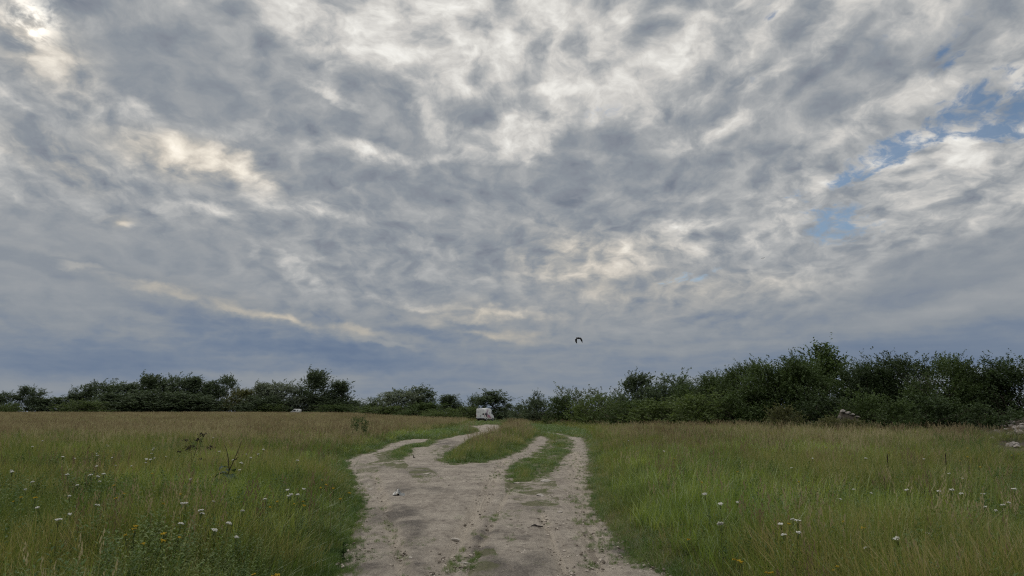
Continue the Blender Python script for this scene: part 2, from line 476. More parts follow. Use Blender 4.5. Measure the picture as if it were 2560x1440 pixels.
PATCHY = [  # sparse grass: outline, share of ground covered
    ([(930, 1138), (985, 1124), (1030, 1120), (1006, 1150), (1022, 1166), (1008, 1180), (985, 1178), (945, 1168), (905, 1164), (950, 1152)], .80), ([(1075, 1134), (1100, 1118), (1128, 1112), (1122, 1126), (1090, 1142)], .5),
    ([(1264, 1186), (1340, 1130), (1400, 1092), (1432, 1104), (1432, 1122), (1394, 1162), (1330, 1203)], .62),
    ([(1010, 1170), (1070, 1172), (1095, 1188), (1062, 1200), (1030, 1196)], 0.48), ([(1040, 1196), (1080, 1190), (1075, 1210), (1045, 1212)], 0.28),
    ([(1262, 1190), (1385, 1190), (1395, 1225), (1400, 1262), (1345, 1282), (1290, 1262), (1262, 1225)], 0.44),
    ([(890, 1160), (960, 1165), (950, 1180), (890, 1185)], 0.28), ([(885, 1230), (930, 1240), (920, 1300), (880, 1350)], 0.24),
    ([(1190, 1380), (1235, 1378), (1262, 1420), (1290, 1500), (1180, 1500), (1170, 1430)], 0.36), ([(1180, 1325), (1215, 1325), (1225, 1350), (1180, 1352)], 0.24),
    ([(855, 1385), (905, 1390), (905, 1412), (850, 1412)], 0.28), ([(1062, 1120), (1130, 1112), (1110, 1140), (1075, 1140)], 0.24),
    ([(1500, 1300), (1540, 1310), (1600, 1380), (1700, 1450), (1600, 1440), (1540, 1350)], 0.28), ([(1290, 1240), (1395, 1262), (1390, 1290), (1310, 1280)], 0.24),
]

def dirt_mask(x, y):
    j = 0.18 * np.clip(y / 14.0, 0.7, 1.4)
    jx = (fbm(x * 3.6, y * 1.8, 11, 5) - 0.5) * 1.7 * j + (fbm(x * 7, y * 4, 13, 3) - .5) * .14
    jy = (fbm(x * 3.0, y * 1.6, 23, 5) - 0.5) * 2 * j * 1.8
    px, py = to_px(x + jx, y + jy)
    m = in_poly(px, py, OUTER)
    for g in GREEN: m &= ~in_poly(px, py, g)
    m |= in_poly(px, py, HOLES) & (fbm(x * 2.6, y * 1.1, 47, 4) > .57)
    return m

# raster of the distance to bare dirt, for the height of the grass
RX0, RY0, RS = -16.0, 1.0, 0.1
_gx = np.arange(RX0, 14.0, RS); _gy = np.arange(RY0, 190.0, RS)
_GX, _GY = np.meshgrid(_gx, _gy)
_dm = dirt_mask(_GX, _GY)
DIST = np.where(_dm, 0.0, 9.0)
for _ in range(40):
    d = DIST
    for ax, sh in ((0, 1), (0, -1), (1, 1), (1, -1)):
        d = np.minimum(d, np.roll(DIST, sh, ax) + RS)
    for s1 in (1, -1):
        for s2 in (1, -1):
            d = np.minimum(d, np.roll(np.roll(DIST, s1, 0), s2, 1) + RS * 1.414)
    DIST = d

DIN = np.where(_dm, 9.0, 0.0)
for _ in range(14):
    d = DIN
    for ax, sh in ((0, 1), (0, -1), (1, 1), (1, -1)):
        d = np.minimum(d, np.roll(DIN, sh, ax) + RS)
    for s1 in (1, -1):
        for s2 in (1, -1):
            d = np.minimum(d, np.roll(np.roll(DIN, s1, 0), s2, 1) + RS * 1.414)
    DIN = d

SDF = DIST - np.minimum(DIN, 2.0)
def edge_dist(x, y):
    """Signed distance to the edge of the bare dirt: positive in the grass, negative on the dirt."""
    fx = np.clip((np.asarray(x, float) - RX0) / RS, 0, len(_gx) - 1.001); fy = np.clip((np.asarray(y, float) - RY0) / RS, 0, len(_gy) - 1.001)
    ix, iy = fx.astype(int), fy.astype(int)
    fx, fy = fx - ix, fy - iy
    r = (SDF[iy, ix] * (1 - fx) + SDF[iy, ix + 1] * fx) * (1 - fy) + (SDF[iy + 1, ix] * (1 - fx) + SDF[iy + 1, ix + 1] * fx) * fy
    return np.where((x < RX0) | (x > 14) | (y > 190) | (y < RY0), 9.0, r)

def dirt_in(x, y):
    return np.maximum(-edge_dist(x, y), 0.0)

def dirt_dist(x, y):
    return np.maximum(edge_dist(x, y), 0.0)

def grazed(x, y, slack=.07):
    """Growth allowed beside the track: trampled and grazed low where bare dirt lies close behind."""
    lim = np.full(np.shape(x), 9.0)
    for dl in np.geomspace(.08, 14.0, 26):
        t = (y + dl) / y
        hit = dirt_dist(x * t, y * t) <= 0.05
        lim = np.where(hit, np.minimum(lim, CAM_H * dl / (y + dl) + slack), lim)
    return lim

# ------------------------------------------------------------------ ground and track
m_soil, k = new_mat('meadow_soil')
pos = k.n('ShaderNodeNewGeometry').outputs['Position']
nz = k.noise(pos, 0.6, 6.0, 0.65)
col = k.ramp(nz, [(.3, (.045, .05, .022)), (.5, (.07, .07, .032)), (.7, (.10, .085, .05))])
finish(k, principled(k, col, 0.95, 0.1, bump(k, k.noise(pos, 9.0, 5.0, 0.7), 0.6, 0.05)))

rings = np.concatenate([[0.0], np.geomspace(0.8, 5200.0, 190)])
NS = 240
th = np.linspace(0, 2 * math.pi, NS, endpoint=False)
gv = [(0, 0, 0)]
for r in rings[1:]:
    X, Y = r * np.sin(th), r * np.cos(th)
    Z = land(X, np.where(Y > 0, Y, 0.0)) - 0.075
    gv += list(zip(X, Y, Z))
gf = [(0, 1 + (i + 1) % NS, 1 + i) for i in range(NS)]
for j in range(len(rings) - 2):
    a, b = 1 + j * NS, 1 + (j + 1) * NS
    gf += [(a + i, a + (i + 1) % NS, b + (i + 1) % NS, b + i) for i in range(NS)]
g = mesh_obj('ground', gv, gf, m_soil, smooth=True)
tag(g, 'brown soil of the open meadow under the grass', 'ground', kind='structure')

pys = np.concatenate([np.arange(1052.0, 1440.0, 1.3), np.arange(1440.0, 1800.0, 3.0)])
Yr = np.array([ground(1280, p)[1] for p in pys])
As = np.arange(-0.42, 0.42, 0.0013)
TX = As[None, :] * Yr[:, None]; TY = np.repeat(Yr[:, None], len(As), 1)
TS = edge_dist(TX, TY)
TM = TS < 0.38
pxs, pyy = to_px(TX, TY)
def blobf(cx, cy, rx, ry):
    return np.clip(1.25 - np.sqrt(((pxs - cx) / rx) ** 2 + ((pyy - cy) / ry) ** 2), 0, 1)
# dark gravelly stains, worn wheel ruts
stain = np.zeros(TX.shape)
for b in [(1040, 1395, 34, 75, 1.0), (1040, 1320, 40, 30, .6), (1000, 1290, 55, 22, .9), (1025, 1310, 60, 18, .6), (1000, 1225, 40, 16, .9), (960, 1390, 60, 26, .5),
          (1255, 1330, 50, 14, .8), (1205, 1330, 20, 8, .8), (1200, 1350, 26, 9, .8), (1205, 1380, 40, 18, .6), (1240, 1420, 60, 26, .6), (900, 1420, 70, 20, .6), (1300, 1440, 70, 50, .5),
          (1300, 1345, 30, 10, .6), (925, 1210, 26, 8, .6), (905, 1330, 40, 22, .5), (1135, 1120, 26, 16, .7), (1330, 1270, 60, 18, .4), (1540, 1345, 26, 14, .6), (1090, 1225, 60, 14, .4),
          (1110, 1110, 40, 12, .8), (940, 1300, 40, 30, .4), (1340, 1415, 50, 40, .5), (1560, 1380, 60, 20, .6), (930, 1170, 60, 9, .4), (1050, 1180, 50, 12, .6), (1230, 1165, 60, 5, .4)]:
    stain = np.maximum(stain, b[4] * blobf(*b[:4]))
fine_n = fbm(TX * 3.0, TY * 1.6, 5, 5)
stain = np.clip(stain * (0.35 + 1.3 * sstep(.38, .62, fine_n)), 0, 1)
def rut(p0, p1, wpx):
    (x0, y0), (x1, y1) = p0, p1
    t = (pyy - y0) / (y1 - y0)
    d = np.abs(pxs - (x0 + (x1 - x0) * t)) / (wpx * (0.35 + 0.65 * t))
    return np.where((t > 0) & (t < 1.15), np.clip(1 - d, 0, 1), 0.0)
ruts = np.maximum.reduce([rut((1262, 1150), (1105, 1440), 60), rut((1290, 1190), (1165, 1440), 26), rut((1435, 1130), (1500, 1440), 80), rut((1350, 1280), (1420, 1440), 46), rut((935, 1180), (1010, 1440), 40)])
bumps = 0.035 * fbm(TX * 1.2, TY * 0.6, 31, 3) + 0.022 * fbm(TX * 9, TY * 7, 37, 4) * (1 - 0.6 * ruts) - 0.032 * sstep(0, 1, ruts) + 0.015 * stain
TZ = land(TX, TY) - .018 + (bumps + .018) * sstep(.12, -.5, TS) + .03 * sstep(-.05, .2, TS) - .03 * sstep(.25, .38, TS)
EDGE = sstep(-.42, .16, TS + .34 * (fbm(TX * 5, TY * 4, 61, 4) - .5))
for poly, amt in PATCHY:
    EDGE = np.maximum(EDGE, in_poly(pxs, pyy, poly) * (.15 + .75 * sstep(.40, .62, fbm(TX * 3.2, TY * 2.4, 67, 4))) * (.4 + amt))
fm = TM[:-1, :-1] & TM[1:, 1:] & TM[1:, :-1] & TM[:-1, 1:]
ij = np.argwhere(fm)
NC = len(As)
used = np.zeros(TX.size, bool)
q = np.stack([ij[:, 0] * NC + ij[:, 1], ij[:, 0] * NC + ij[:, 1] + 1, (ij[:, 0] + 1) * NC + ij[:, 1] + 1, (ij[:, 0] + 1) * NC + ij[:, 1]], 1)[:, ::-1]
used[q.ravel()] = True
remap_i = np.cumsum(used) - 1
tv = np.stack([TX.ravel(), TY.ravel(), TZ.ravel()], 1)[used]
m_dirt, k = new_mat('track_dirt')
pos = k.n('ShaderNodeNewGeometry').outputs['Position']
at = lambda nm: (lambda nd: (setattr(nd, 'attribute_name', nm), nd.outputs['Fac'])[1])(k.n('ShaderNodeAttribute'))
st, ru = at('stain'), at('rut')
n1 = k.noise(pos, 1.1, 5.0, 0.6)
n2 = k.noise(k.vmath('MULTIPLY', pos, (1.0, 0.55, 1.0)), 9.0, 6.0, 0.68)
n3 = k.noise(pos, 42.0, 4.0, 0.72)
lines = k.noise(k.vmath('MULTIPLY', pos, (9.0, 0.35, 1.0)), 1.0, 5.0, 0.68)
c = k.ramp(k.math("MULTIPLY_ADD", k.math("SUBTRACT", n2, 0.5), 1.5, n1), [(.22, (.140, .121, .104)), (.44, (.228, .203, .175)), (.60, (.292, .263, .225)), (.8, (.36, .327, .282))])
c = k.mix(k.math('MULTIPLY', k.math('SUBTRACT', 1.0, ru), k.remap(n3, .40, .56, .34, .0)), c, (.175, .148, .128))
c = k.mix(k.math('MULTIPLY', ru, k.remap(lines, .30, .60, 0.0, .95)), c, (.325, .285, .235))
c = k.mix(k.math('MULTIPLY', ru, k.remap(lines, .50, .60, 0.0, .85)), c, (.155, .135, .112))
c = k.mix(k.remap(k.noise(k.vmath('MULTIPLY', pos, (3.2, .22, 1.0)), 1.0, 4.0, .6), .50, .66, 0.0, .45), c, (.17, .148, .128))
c = k.mix(k.math('MULTIPLY', st, k.remap(n3, .44, .62, 1.0, 0.45)), c, (.070, .063, .058))
c = k.mix(k.remap(n2, .55, .68, 0.0, .6), c, (.13, .108, .086))
c = k.mix(k.remap(n3, .60, .72, 0.0, .42), c, (.11, .095, .08))
c = k.mix(k.remap(n3, .66, .78, 0.0, .35), c, (.42, .385, .34))
c = k.mix(k.remap(k.math('MULTIPLY_ADD', k.math('SUBTRACT', n3, .5), .9, at('edge')), .25, .85, 0.0, .95), c, (.085, .088, .044))
hh = k.math('MULTIPLY_ADD', n2, 1.0, k.math('MULTIPLY', n3, 0.45))
hh = k.math('MULTIPLY_ADD', k.math('MULTIPLY', ru, lines), 0.4, hh)
finish(k, principled(k, c, 0.95, 0.12, bump(k, hh, 1.0, 0.06)))
tr = mesh_obj('dirt_track', tv, remap_i[q], m_dirt, smooth=True, attrs={'stain': stain.ravel()[used], 'rut': ruts.ravel()[used], 'edge': EDGE.ravel()[used]})
tag(tr, 'pale rutted dirt track forking through the meadow', 'track', kind='structure')

def track_z(x, y):
    return float(land(x, y)) + 0.012
# ------------------------------------------------------------------ grass, weeds and gravel: one object of each kind, made of many small plants
def scatter(name, protos, pts, rotz, scl, label, cat, tilt=0.0):
    n = len(pts)
    me = bpy.data.meshes.new(name)
    me.vertices.add(n)
    me.vertices.foreach_set('co', np.ascontiguousarray(pts, dtype=np.float32).ravel())
    rot = np.stack([rng.normal(0, tilt, n), rng.normal(0, tilt, n), rotz], 1)
    for nm, typ, key, arr in (('rot', 'FLOAT_VECTOR', 'vector', rot), ('scl', 'FLOAT_VECTOR', 'vector', scl)):
        a_ = me.attributes.new(nm, typ, 'POINT')
        a_.data.foreach_set(key, np.ascontiguousarray(arr, dtype=np.float32).ravel())
    a_ = me.attributes.new('pick', 'INT', 'POINT')
    a_.data.foreach_set('value', rng.integers(0, len(protos), n).astype(np.int32))
    o = bpy.data.objects.new(name, me)
    COL.objects.link(o)
    gt = bpy.data.node_groups.new(name + '_spread', 'GeometryNodeTree')
    gt.interface.new_socket('Geometry', in_out='INPUT', socket_type='NodeSocketGeometry')
    gt.interface.new_socket('Geometry', in_out='OUTPUT', socket_type='NodeSocketGeometry')
    N = gt.nodes; L = gt.links
    gi, go = N.new('NodeGroupInput'), N.new('NodeGroupOutput')
    iop = N.new('GeometryNodeInstanceOnPoints')
    join = N.new('GeometryNodeJoinGeometry')
    for p in protos:
        oi = N.new('GeometryNodeObjectInfo'); oi.inputs['Object'].default_value = p
        oi.inputs['As Instance'].default_value = False
        gi_ = N.new('GeometryNodeGeometryToInstance')
        L.new(oi.outputs['Geometry'], gi_.inputs[0]); L.new(gi_.outputs[0], join.inputs[0])
    def named(nm, dt):
        nd = N.new('GeometryNodeInputNamedAttribute'); nd.data_type = dt
        nd.inputs['Name'].default_value = nm
        return nd.outputs['Attribute']
    L.new(gi.outputs[0], iop.inputs['Points'])
    L.new(join.outputs[0], iop.inputs['Instance'])
    iop.inputs['Pick Instance'].default_value = True
    L.new(named('pick', 'INT'), iop.inputs['Instance Index'])
    e2r = N.new('FunctionNodeEulerToRotation')
    L.new(named('rot', 'FLOAT_VECTOR'), e2r.inputs[0])
    L.new(e2r.outputs[0], iop.inputs['Rotation'])
    L.new(named('scl', 'FLOAT_VECTOR'), iop.inputs['Scale'])
    L.new(iop.outputs[0], go.inputs[0])
    md = o.modifiers.new('spread', 'NODES'); md.node_group = gt
    tag(o, label, cat, kind='stuff')
    return o

def proto(name, V, F, mats, mi=None):
    me = bpy.data.meshes.new(name)
    me.from_pydata(V, [], F)
    for m in mats: me.materials.append(m)
    if mi is not None: me.polygons.foreach_set('material_index', mi)
    me.update()
    return bpy.data.objects.new(name, me)

def add_blade(V, F, x, y, h, wd, az_, lean, curve, segs=3):
    """One tapered blade bending over; adds to V and F."""
    i0 = len(V)
    dx_, dy_ = math.cos(az_), math.sin(az_)
    tw = random.uniform(0, math.pi)
    sx, sy = math.cos(tw), math.sin(tw)
    for s in range(segs):
        t = s / segs
        o_ = h * (lean * t + curve * t * t)
        z_ = h * (t - 0.30 * curve * t * t)
        ww = wd * (1 - 0.75 * t * t) * 0.5
        cx, cy = x + dx_ * o_, y + dy_ * o_
        V.append((cx - sx * ww, cy - sy * ww, z_)); V.append((cx + sx * ww, cy + sy * ww, z_))
    o_ = h * (lean + curve); V.append((x + dx_ * o_, y + dy_ * o_, h * (1 - 0.30 * curve)))
    for s in range(segs - 1):
        a = i0 + 2 * s
        F.append((a, a + 1, a + 3, a + 2))
    a = i0 + 2 * (segs - 1)
    F.append((a, a + 1, a + 2))
    return V[-1], (dx_, dy_)

def wind_az():
    return random.gauss(0.0, 1.1) if random.random() < 0.6 else random.uniform(0, 2 * math.pi)

def grass_clump(n, rad, h0, h1, w0, w1, lean, curve, mats):
    V, F = [], []
    for _ in range(n):
        r, t = rad * math.sqrt(random.random()), random.uniform(0, 2 * math.pi)
        add_blade(V, F, r * math.cos(t), r * math.sin(t), random.uniform(h0, h1), random.uniform(w0, w1), wind_az(), random.uniform(0, lean), random.uniform(0, curve))
    return proto('grass_clump', V, F, mats)

def seed_clump(n, rad, h0, h1, mats, loose=0.5, nb=10):
    V, F, mi = [], [], []
    for _ in range(nb):
        r, t = rad * math.sqrt(random.random()), random.uniform(0, 2 * math.pi)
        f0 = len(F)
        add_blade(V, F, r * math.cos(t), r * math.sin(t), random.uniform(h0 * .4, h0 * .8), random.uniform(.004, .008), wind_az(), .35, .5)
        mi += [1] * (len(F) - f0)
    for _ in range(n):
        r, t = rad * math.sqrt(random.random()), random.uniform(0, 2 * math.pi)
        h = random.uniform(h0, h1)
        f0 = len(F)
        tip, dr = add_blade(V, F, r * math.cos(t), r * math.sin(t), h, .0045, wind_az(), random.uniform(0, .18), random.uniform(0, .15), 2)
        mi += [0] * (len(F) - f0)
        f0 = len(F)
        L_ = random.uniform(.12, .20)
        for q_ in range(11):
            u = q_ / 10.0
            z_ = tip[2] - L_ * u
            sp = L_ * loose * (0.15 + u * (1 - u) * 1.6) * random.uniform(.4, 1)
            a_ = random.uniform(0, 2 * math.pi)
            px_, py_ = tip[0] - dr[0] * L_ * u * .2 + sp * math.cos(a_) * .5, tip[1] - dr[1] * L_ * u * .2 + sp * math.sin(a_) * .5
            s_ = random.uniform(.007, .013); b_ = random.uniform(0, math.pi)
            cx, cy = s_ * .6 * math.cos(b_), s_ * .6 * math.sin(b_)
            i0 = len(V)
            V += [(px_ - cx, py_ - cy, z_), (px_ + cx * .3, py_ + cy * .3, z_ - s_ * 1.4), (px_ + cx, py_ + cy, z_ + s_ * .4), (px_ + cx * .4, py_ + cy * .4, z_ + s_ * 2.2)]
            F.append((i0, i0 + 1, i0 + 2, i0 + 3))
        mi += [0] * (len(F) - f0)
    return proto('seed_clump', V, F, mats, mi)

def leafy_clump(n, rad, h0, h1, leaf, mats, per=26):
    V, F = [], []
    for _ in range(n):
        r, t = rad * math.sqrt(random.random()), random.uniform(0, 2 * math.pi)
        bx, by = r * math.cos(t), r * math.sin(t)
        h = random.uniform(h0, h1)
        az_, ln = wind_az(), random.uniform(0, .3)
        add_blade(V, F, bx, by, h, .007, az_, ln, 0.0, 2)
        for q_ in range(per):
            u = 0.12 + 0.88 * q_ / per
            z_ = h * u
            cx, cy = bx + math.cos(az_) * ln * h * u, by + math.sin(az_) * ln * h * u
            a_ = q_ * 2.4 + random.uniform(-.3, .3)
            l_ = leaf * random.uniform(.6, 1.2) * (1.15 - .6 * u)
            up = random.uniform(.1, .8)
            ex, ey, ez = math.cos(a_) * l_, math.sin(a_) * l_, up * l_
            wx, wy = -math.sin(a_) * l_ * .22, math.cos(a_) * l_ * .22
            i0 = len(V)
            V += [(cx, cy, z_), (cx + ex * .5 + wx, cy + ey * .5 + wy, z_ + ez * .6), (cx + ex, cy + ey, z_ + ez * .8), (cx + ex * .5 - wx, cy + ey * .5 - wy, z_ + ez * .6)]
            F.append((i0, i0 + 1, i0 + 2, i0 + 3))
    return proto('leafy_clump', V, F, mats)

G_OLIVE = leaf_mat('grass_green', [(.0, (0.061, 0.091, 0.021)), (.33, (0.121, 0.160, 0.033)), (.62, (0.173, 0.201, 0.046)), (.86, (0.236, 0.226, 0.079)), (1.0, (0.315, 0.263, 0.126))], 0.16, 1.1, .35, .03, 1.2)
G_LUSH = leaf_mat('grass_lush', [(.0, (0.110, 0.168, 0.031)), (.5, (0.188, 0.253, 0.045)), (1.0, (0.282, 0.321, 0.070))], 0.3, .7, .40, .06, 1.5)
G_VERGE = leaf_mat('grass_verge', [(.0, (0.056, 0.105, 0.025)), (.5, (0.105, 0.168, 0.039)), (1.0, (0.182, 0.210, 0.070))], 0.5, .6, .35, .05, 2.0)
G_DRY = leaf_mat('grass_dry', [(.0, (0.130, 0.130, 0.072)), (.5, (0.221, 0.195, 0.111)), (1.0, (0.338, 0.286, 0.182))], 0.5, .8, .30, .04, 2.0)
G_SEED = leaf_mat('grass_seed', [(.0, (0.140, 0.100, 0.066)), (.3, (0.213, 0.159, 0.102)), (.6, (0.297, 0.248, 0.156)), (1.0, (0.403, 0.354, 0.228))], 0.10, .8, .25, .02, 0.8)
G_FORB = leaf_mat('weed_leaf', [(.0, (0.041, 0.078, 0.022)), (.5, (0.077, 0.125, 0.034)), (1.0, (0.137, 0.172, 0.053))], 0.4, .7, .28, .02, 2.0)
G_SILV = leaf_mat('weed_silver', [(.0, (0.120, 0.144, 0.102)), (.5, (0.180, 0.204, 0.144)), (1.0, (0.240, 0.252, 0.180))], 0.4, .7, .25, .05, 2.0)

P_fine = [grass_clump(44, .24, .26, .58, .0035, .0075, .30, .55, [G_OLIVE]) for _ in range(5)]
P_lush = [grass_clump(46, .22, .30, .62, .007, .013, .22, .55, [G_LUSH]) for _ in range(3)]
P_short = [grass_clump(46, .17, .05, .15, .004, .008, .6, .6, [G_VERGE]) for _ in range(4)]
P_dry = [grass_clump(44, .22, .14, .42, .0025, .005, .55, .85, [G_DRY]) for _ in range(3)]
P_seed = [seed_clump(13, .30, .62, .98, [G_SEED, G_OLIVE]) for _ in range(5)]
P_forb = [leafy_clump(8, .20, .30, .62, .060, [G_FORB], 32) for _ in range(4)]
P_silv = [leafy_clump(4, .14, .28, .5, .05, [G_SILV], 34) for _ in range(2)]

MOWN = [[(872, 1140), (1000, 1092), (1130, 1072), (1180, 1056), (1186, 1044), (1300, 1044), (1270, 1060), (1200, 1060), (1168, 1066), (1190, 1074), (1100, 1096), (1000, 1106), (900, 1140)], [(1290, 1074), (1420, 1096), (1490, 1110), (1480, 1082), (1400, 1066), (1330, 1060)]]
def mown(x, y):
    px_, py_ = to_px(x, y)
    return in_poly(px_, py_, MOWN[0]) | in_poly(px_, py_, MOWN[1])

def field(n, y0, y1, amax=0.86, p=2.0):
    """Random ground points with density per square metre falling as distance^-(p)... sampled inside the view wedge."""
    u = rng.random(n)
    if abs(p - 2.0) < 1e-6: y = y0 * (y1 / y0) ** u
    else: y = (y0 ** (2 - p) + u * (y1 ** (2 - p) - y0 ** (2 - p))) ** (1 / (2 - p))
    a = rng.uniform(-amax, amax, n)
    return a * y, y, a

def put(x, y, keep, sc, wid=None):
    x, y, sc = x[keep], y[keep], sc[keep]
    wd = sc if wid is None else sc * wid[keep]
    z = land(x, y) - 0.02
    n = len(x)
    return np.stack([x, y, z], 1), rng.uniform(-.9, .9, n) + np.where(rng.random(n) < .35, rng.uniform(0, 6.28, n), 0), np.stack([wd, wd, sc], 1)

def cap(sc, x, y, h):
    lim = grazed(x, y)
    px_, py_ = to_px(x, y)
    low = np.maximum(.10, CAM_H - 88.0 / FOC * y - land(x, y))          # sparse growth before the rubble mound
    lim = np.where((px_ > 2430) & (y > 14) & (y < 40), np.minimum(lim, low + .5 * sstep(2520, 2430, px_)), lim)
    lim = np.where(((x - 31.5) / 3.4) ** 2 + ((y - 45.0) / 5.0) ** 2 < 1, .02, lim)
    lim = np.where((px_ > 1165) & (px_ < 1265) & (y > 90) & (y < 165), .14, lim)
    bx_, by_ = ground(560, 1268)
    lim = np.where(((x - bx_) / .30) ** 2 + ((y - by_ + .8) / 1.05) ** 2 < 1, np.minimum(lim, .15), lim)
    return np.minimum(sc, lim / h)

def far_w(y):                       # tussocks stand wider apart and broader far off
    return np.clip((y / 22.0) ** 0.55, 1.0, 4.0)

# main green grass
x, y, a = field(62000, 3.5, 300.0, p=1.55)
dd = dirt_dist(x, y)
tall = np.clip(0.22 + 0.70 * dd, 0, 1.0) * (0.72 + 0.55 * fbm(x * .35, y * .35, 3))
tall = tall * np.where((a > 0) & (dd > .5), 1.08, 1.0) * (.62 + .76 * fbm(x * .8, y * .6, 57, 3))
mw = mown(x, y)
tall = np.where(mw, np.minimum(tall, .36), tall)
browness = sstep(24, 50, y) * np.where(a < 0, sstep(.03, .12, -a), sstep(.16, .24, a) * .6)
keep = (dd > 0.16 * far_w(y)) & (rng.random(len(x)) > 0.45 * browness) & (rng.random(len(x)) < .35 + dd * 2.0)
tall = cap(tall * 1.28, x, y, .50)
pts, rz, sc = put(x, y, keep & (tall > .07), tall, far_w(y))
scatter('meadow_grass', P_fine, pts, rz, sc, 'green and olive grass covering the whole meadow', 'grass', .06)

# brighter broad-bladed patches
lush_n = fbm(x * .22 + 5, y * .16 + 3, 71, 3)
x, y, a = field(26000, 3.5, 120.0, p=1.7)
dd = dirt_dist(x, y)
lush_n = fbm(x * .28 + 5, y * .18 + 3, 71, 3)
px_, py_ = to_px(x, y)
spot = 1.2 * np.exp(-(((px_ - 560) / 220) ** 2 + ((py_ - 1330) / 90) ** 2)) + .8 * np.exp(-(((px_ - 2350) / 420) ** 2 + ((py_ - 1480) / 160) ** 2)) + .55 * np.exp(-(((px_ - 1780) / 180) ** 2 + ((py_ - 1370) / 90) ** 2))
keep = (dd > .45) & (rng.random(len(x)) < np.clip(sstep(.50, .68, lush_n) * .65 + spot * .9, 0, 1) * sstep(90, 30, y))
hs = cap((1.0 + .35 * rng.random(len(x))) * np.clip(.4 + .5 * dd, 0, 1) * np.where(a > 0, 1.05, .95), x, y, .50)
pts, rz, sc = put(x, y, keep & (hs > .2), hs, far_w(y))
scatter('lush_grass', P_lush, pts, rz, sc, 'bright yellow-green broad-bladed grass growing in patches through the meadow', 'grass', .06)

# brown seed heads standing over the grass
x, y, a = field(60000, 4.5, 300.0, p=1.25)
dd = dirt_dist(x, y)
dens = np.where(a < 0, .035 + .62 * sstep(20, 48, y) * sstep(.02, .10, -a), .05 + .40 * sstep(18, 40, y) * sstep(.10, .16, a))
dens = np.maximum(dens, .55 * sstep(38, 55, y) * sstep(.13, .05, np.abs(a + .03)) * (dd > .6))
px_, py_ = to_px(x, y)
dens = np.maximum(dens, .30 * in_poly(px_, py_, [(1180, 1100), (1340, 1080), (1345, 1110), (1250, 1140), (1150, 1150)]))
dens = np.maximum(dens, .35 * (in_poly(px_, py_, [(1700, 1045), (2300, 1045), (2300, 1110), (1900, 1120), (1600, 1110)])))
dens = dens * (0.45 + 1.1 * fbm(x * .12, y * .10, 91, 3))
hs = cap(.78 + .34 * rng.random(len(x)), x, y, .8)
keep = (dd > .5) & (rng.random(len(x)) < dens * .85) & ~mown(x, y) & (hs > .6)
pts, rz, sc = put(x, y, keep, hs, far_w(y))
scatter('seed_grass', P_seed, pts, rz, sc, 'reddish brown seed heads of tall grass, thickest far across the meadow', 'grass', .05)

# dark leafy weeds
x, y, a = field(24000, 4.0, 140.0, p=1.7)
dd = dirt_dist(x, y)
wn = fbm(x * .45 + 9, y * .35, 131, 3)
edge = np.exp(-((dd - 1.1) / .6) ** 2) * np.where(a < 0, .55, .25)
keep = (dd > .4) & ~mown(x, y) & (rng.random(len(x)) < sstep(.51, .65, wn) * .55 + edge * .5 + .05)
hs = cap((.75 + .5 * rng.random(len(x))) * np.clip(.45 + .45 * dd, 0, 1.1), x, y, .52)
pts, rz, sc = put(x, y, keep & (hs > .18), hs, np.clip(far_w(y), 1, 2))
scatter('meadow_weeds', P_forb, pts, rz, sc, 'dark green leafy weeds among the meadow grass', 'weeds', .08)
x, y, a = field(1500, 6.0, 60.0, p=1.7)
dd = dirt_dist(x, y)
keep = (dd > 1.0) & (fbm(x * .5, y * .4, 171, 3) > .60)
pts, rz, sc = put(x, y, keep, .8 + .4 * rng.random(len(x)))
scatter('silver_weeds', P_silv, pts, rz, sc, 'grey-green downy weeds in small patches of the meadow', 'weeds', .08)

# short turf on the verges, the island and the middle of the track
def turf_points():
    px_ = rng.uniform(300, 2000, 90000)
    yy = field(90000, 3.5, 170.0, p=2.0)[1]
    yy = np.concatenate([yy[:60000], 4 * (40.0 / 4) ** rng.random(30000)])
    xx = rng.uniform(-.36, .34, 90000) * yy
    return xx, yy
x, y = turf_points()
dd = dirt_dist(x, y); a = x / y
px_, py_ = to_px(x, y)
cover = np.where((dd > .0) & (dd < 1.5), np.where(a < -.08, 1.0, .75), 0.0)
cover = np.where(dd >= 1.5, .25 * sstep(2.6, 1.5, dd), cover)
pn = .5 * fbm(x * 2.2, y * 1.5, 201, 4) + .5 * fbm(x * 7, y * 5, 207, 3)
for poly, amt in PATCHY:
    cover = np.maximum(cover, in_poly(px_, py_, poly) * sstep(.575 - amt * .20, .63 - amt * .20, pn))
din = dirt_in(x, y)
cover = np.maximum(cover, np.where(dd == 0, 1.2 * np.exp(-din / .24) * sstep(.36, .60, fbm(x * 3, y * 2, 231, 3)), 0))
cover = np.maximum(cover, .5 * ((dd == 0) & (fbm(x * 1.7, y * 1.2, 221, 4) > .70)))
keep = rng.random(len(x)) < cover
cover = np.where(mown(x, y) & (dd > 0), .9, cover)
keep = rng.random(len(x)) < cover * np.where(dd == 0, .7, 1.0)
hs = np.where(dd > 0, np.clip(.55 + 1.3 * dd, .5, 2.1), .38) * (.7 + .6 * rng.random(len(x)))
hs = np.maximum(cap(hs, x, y, .12), .3)
pts, rz, sc = put(x, y, keep, hs, np.clip(.55 + 1.5 * np.minimum(dd, .5), .55, 1.25) * np.clip(y / 30, 1, 2.5) ** .4)
pts[:, 2] += .022 * (dd[keep] == 0)
scatter('verge_grass', P_short, pts, rz, sc, 'short green turf on the verges and in the middle of the track', 'grass', .1)
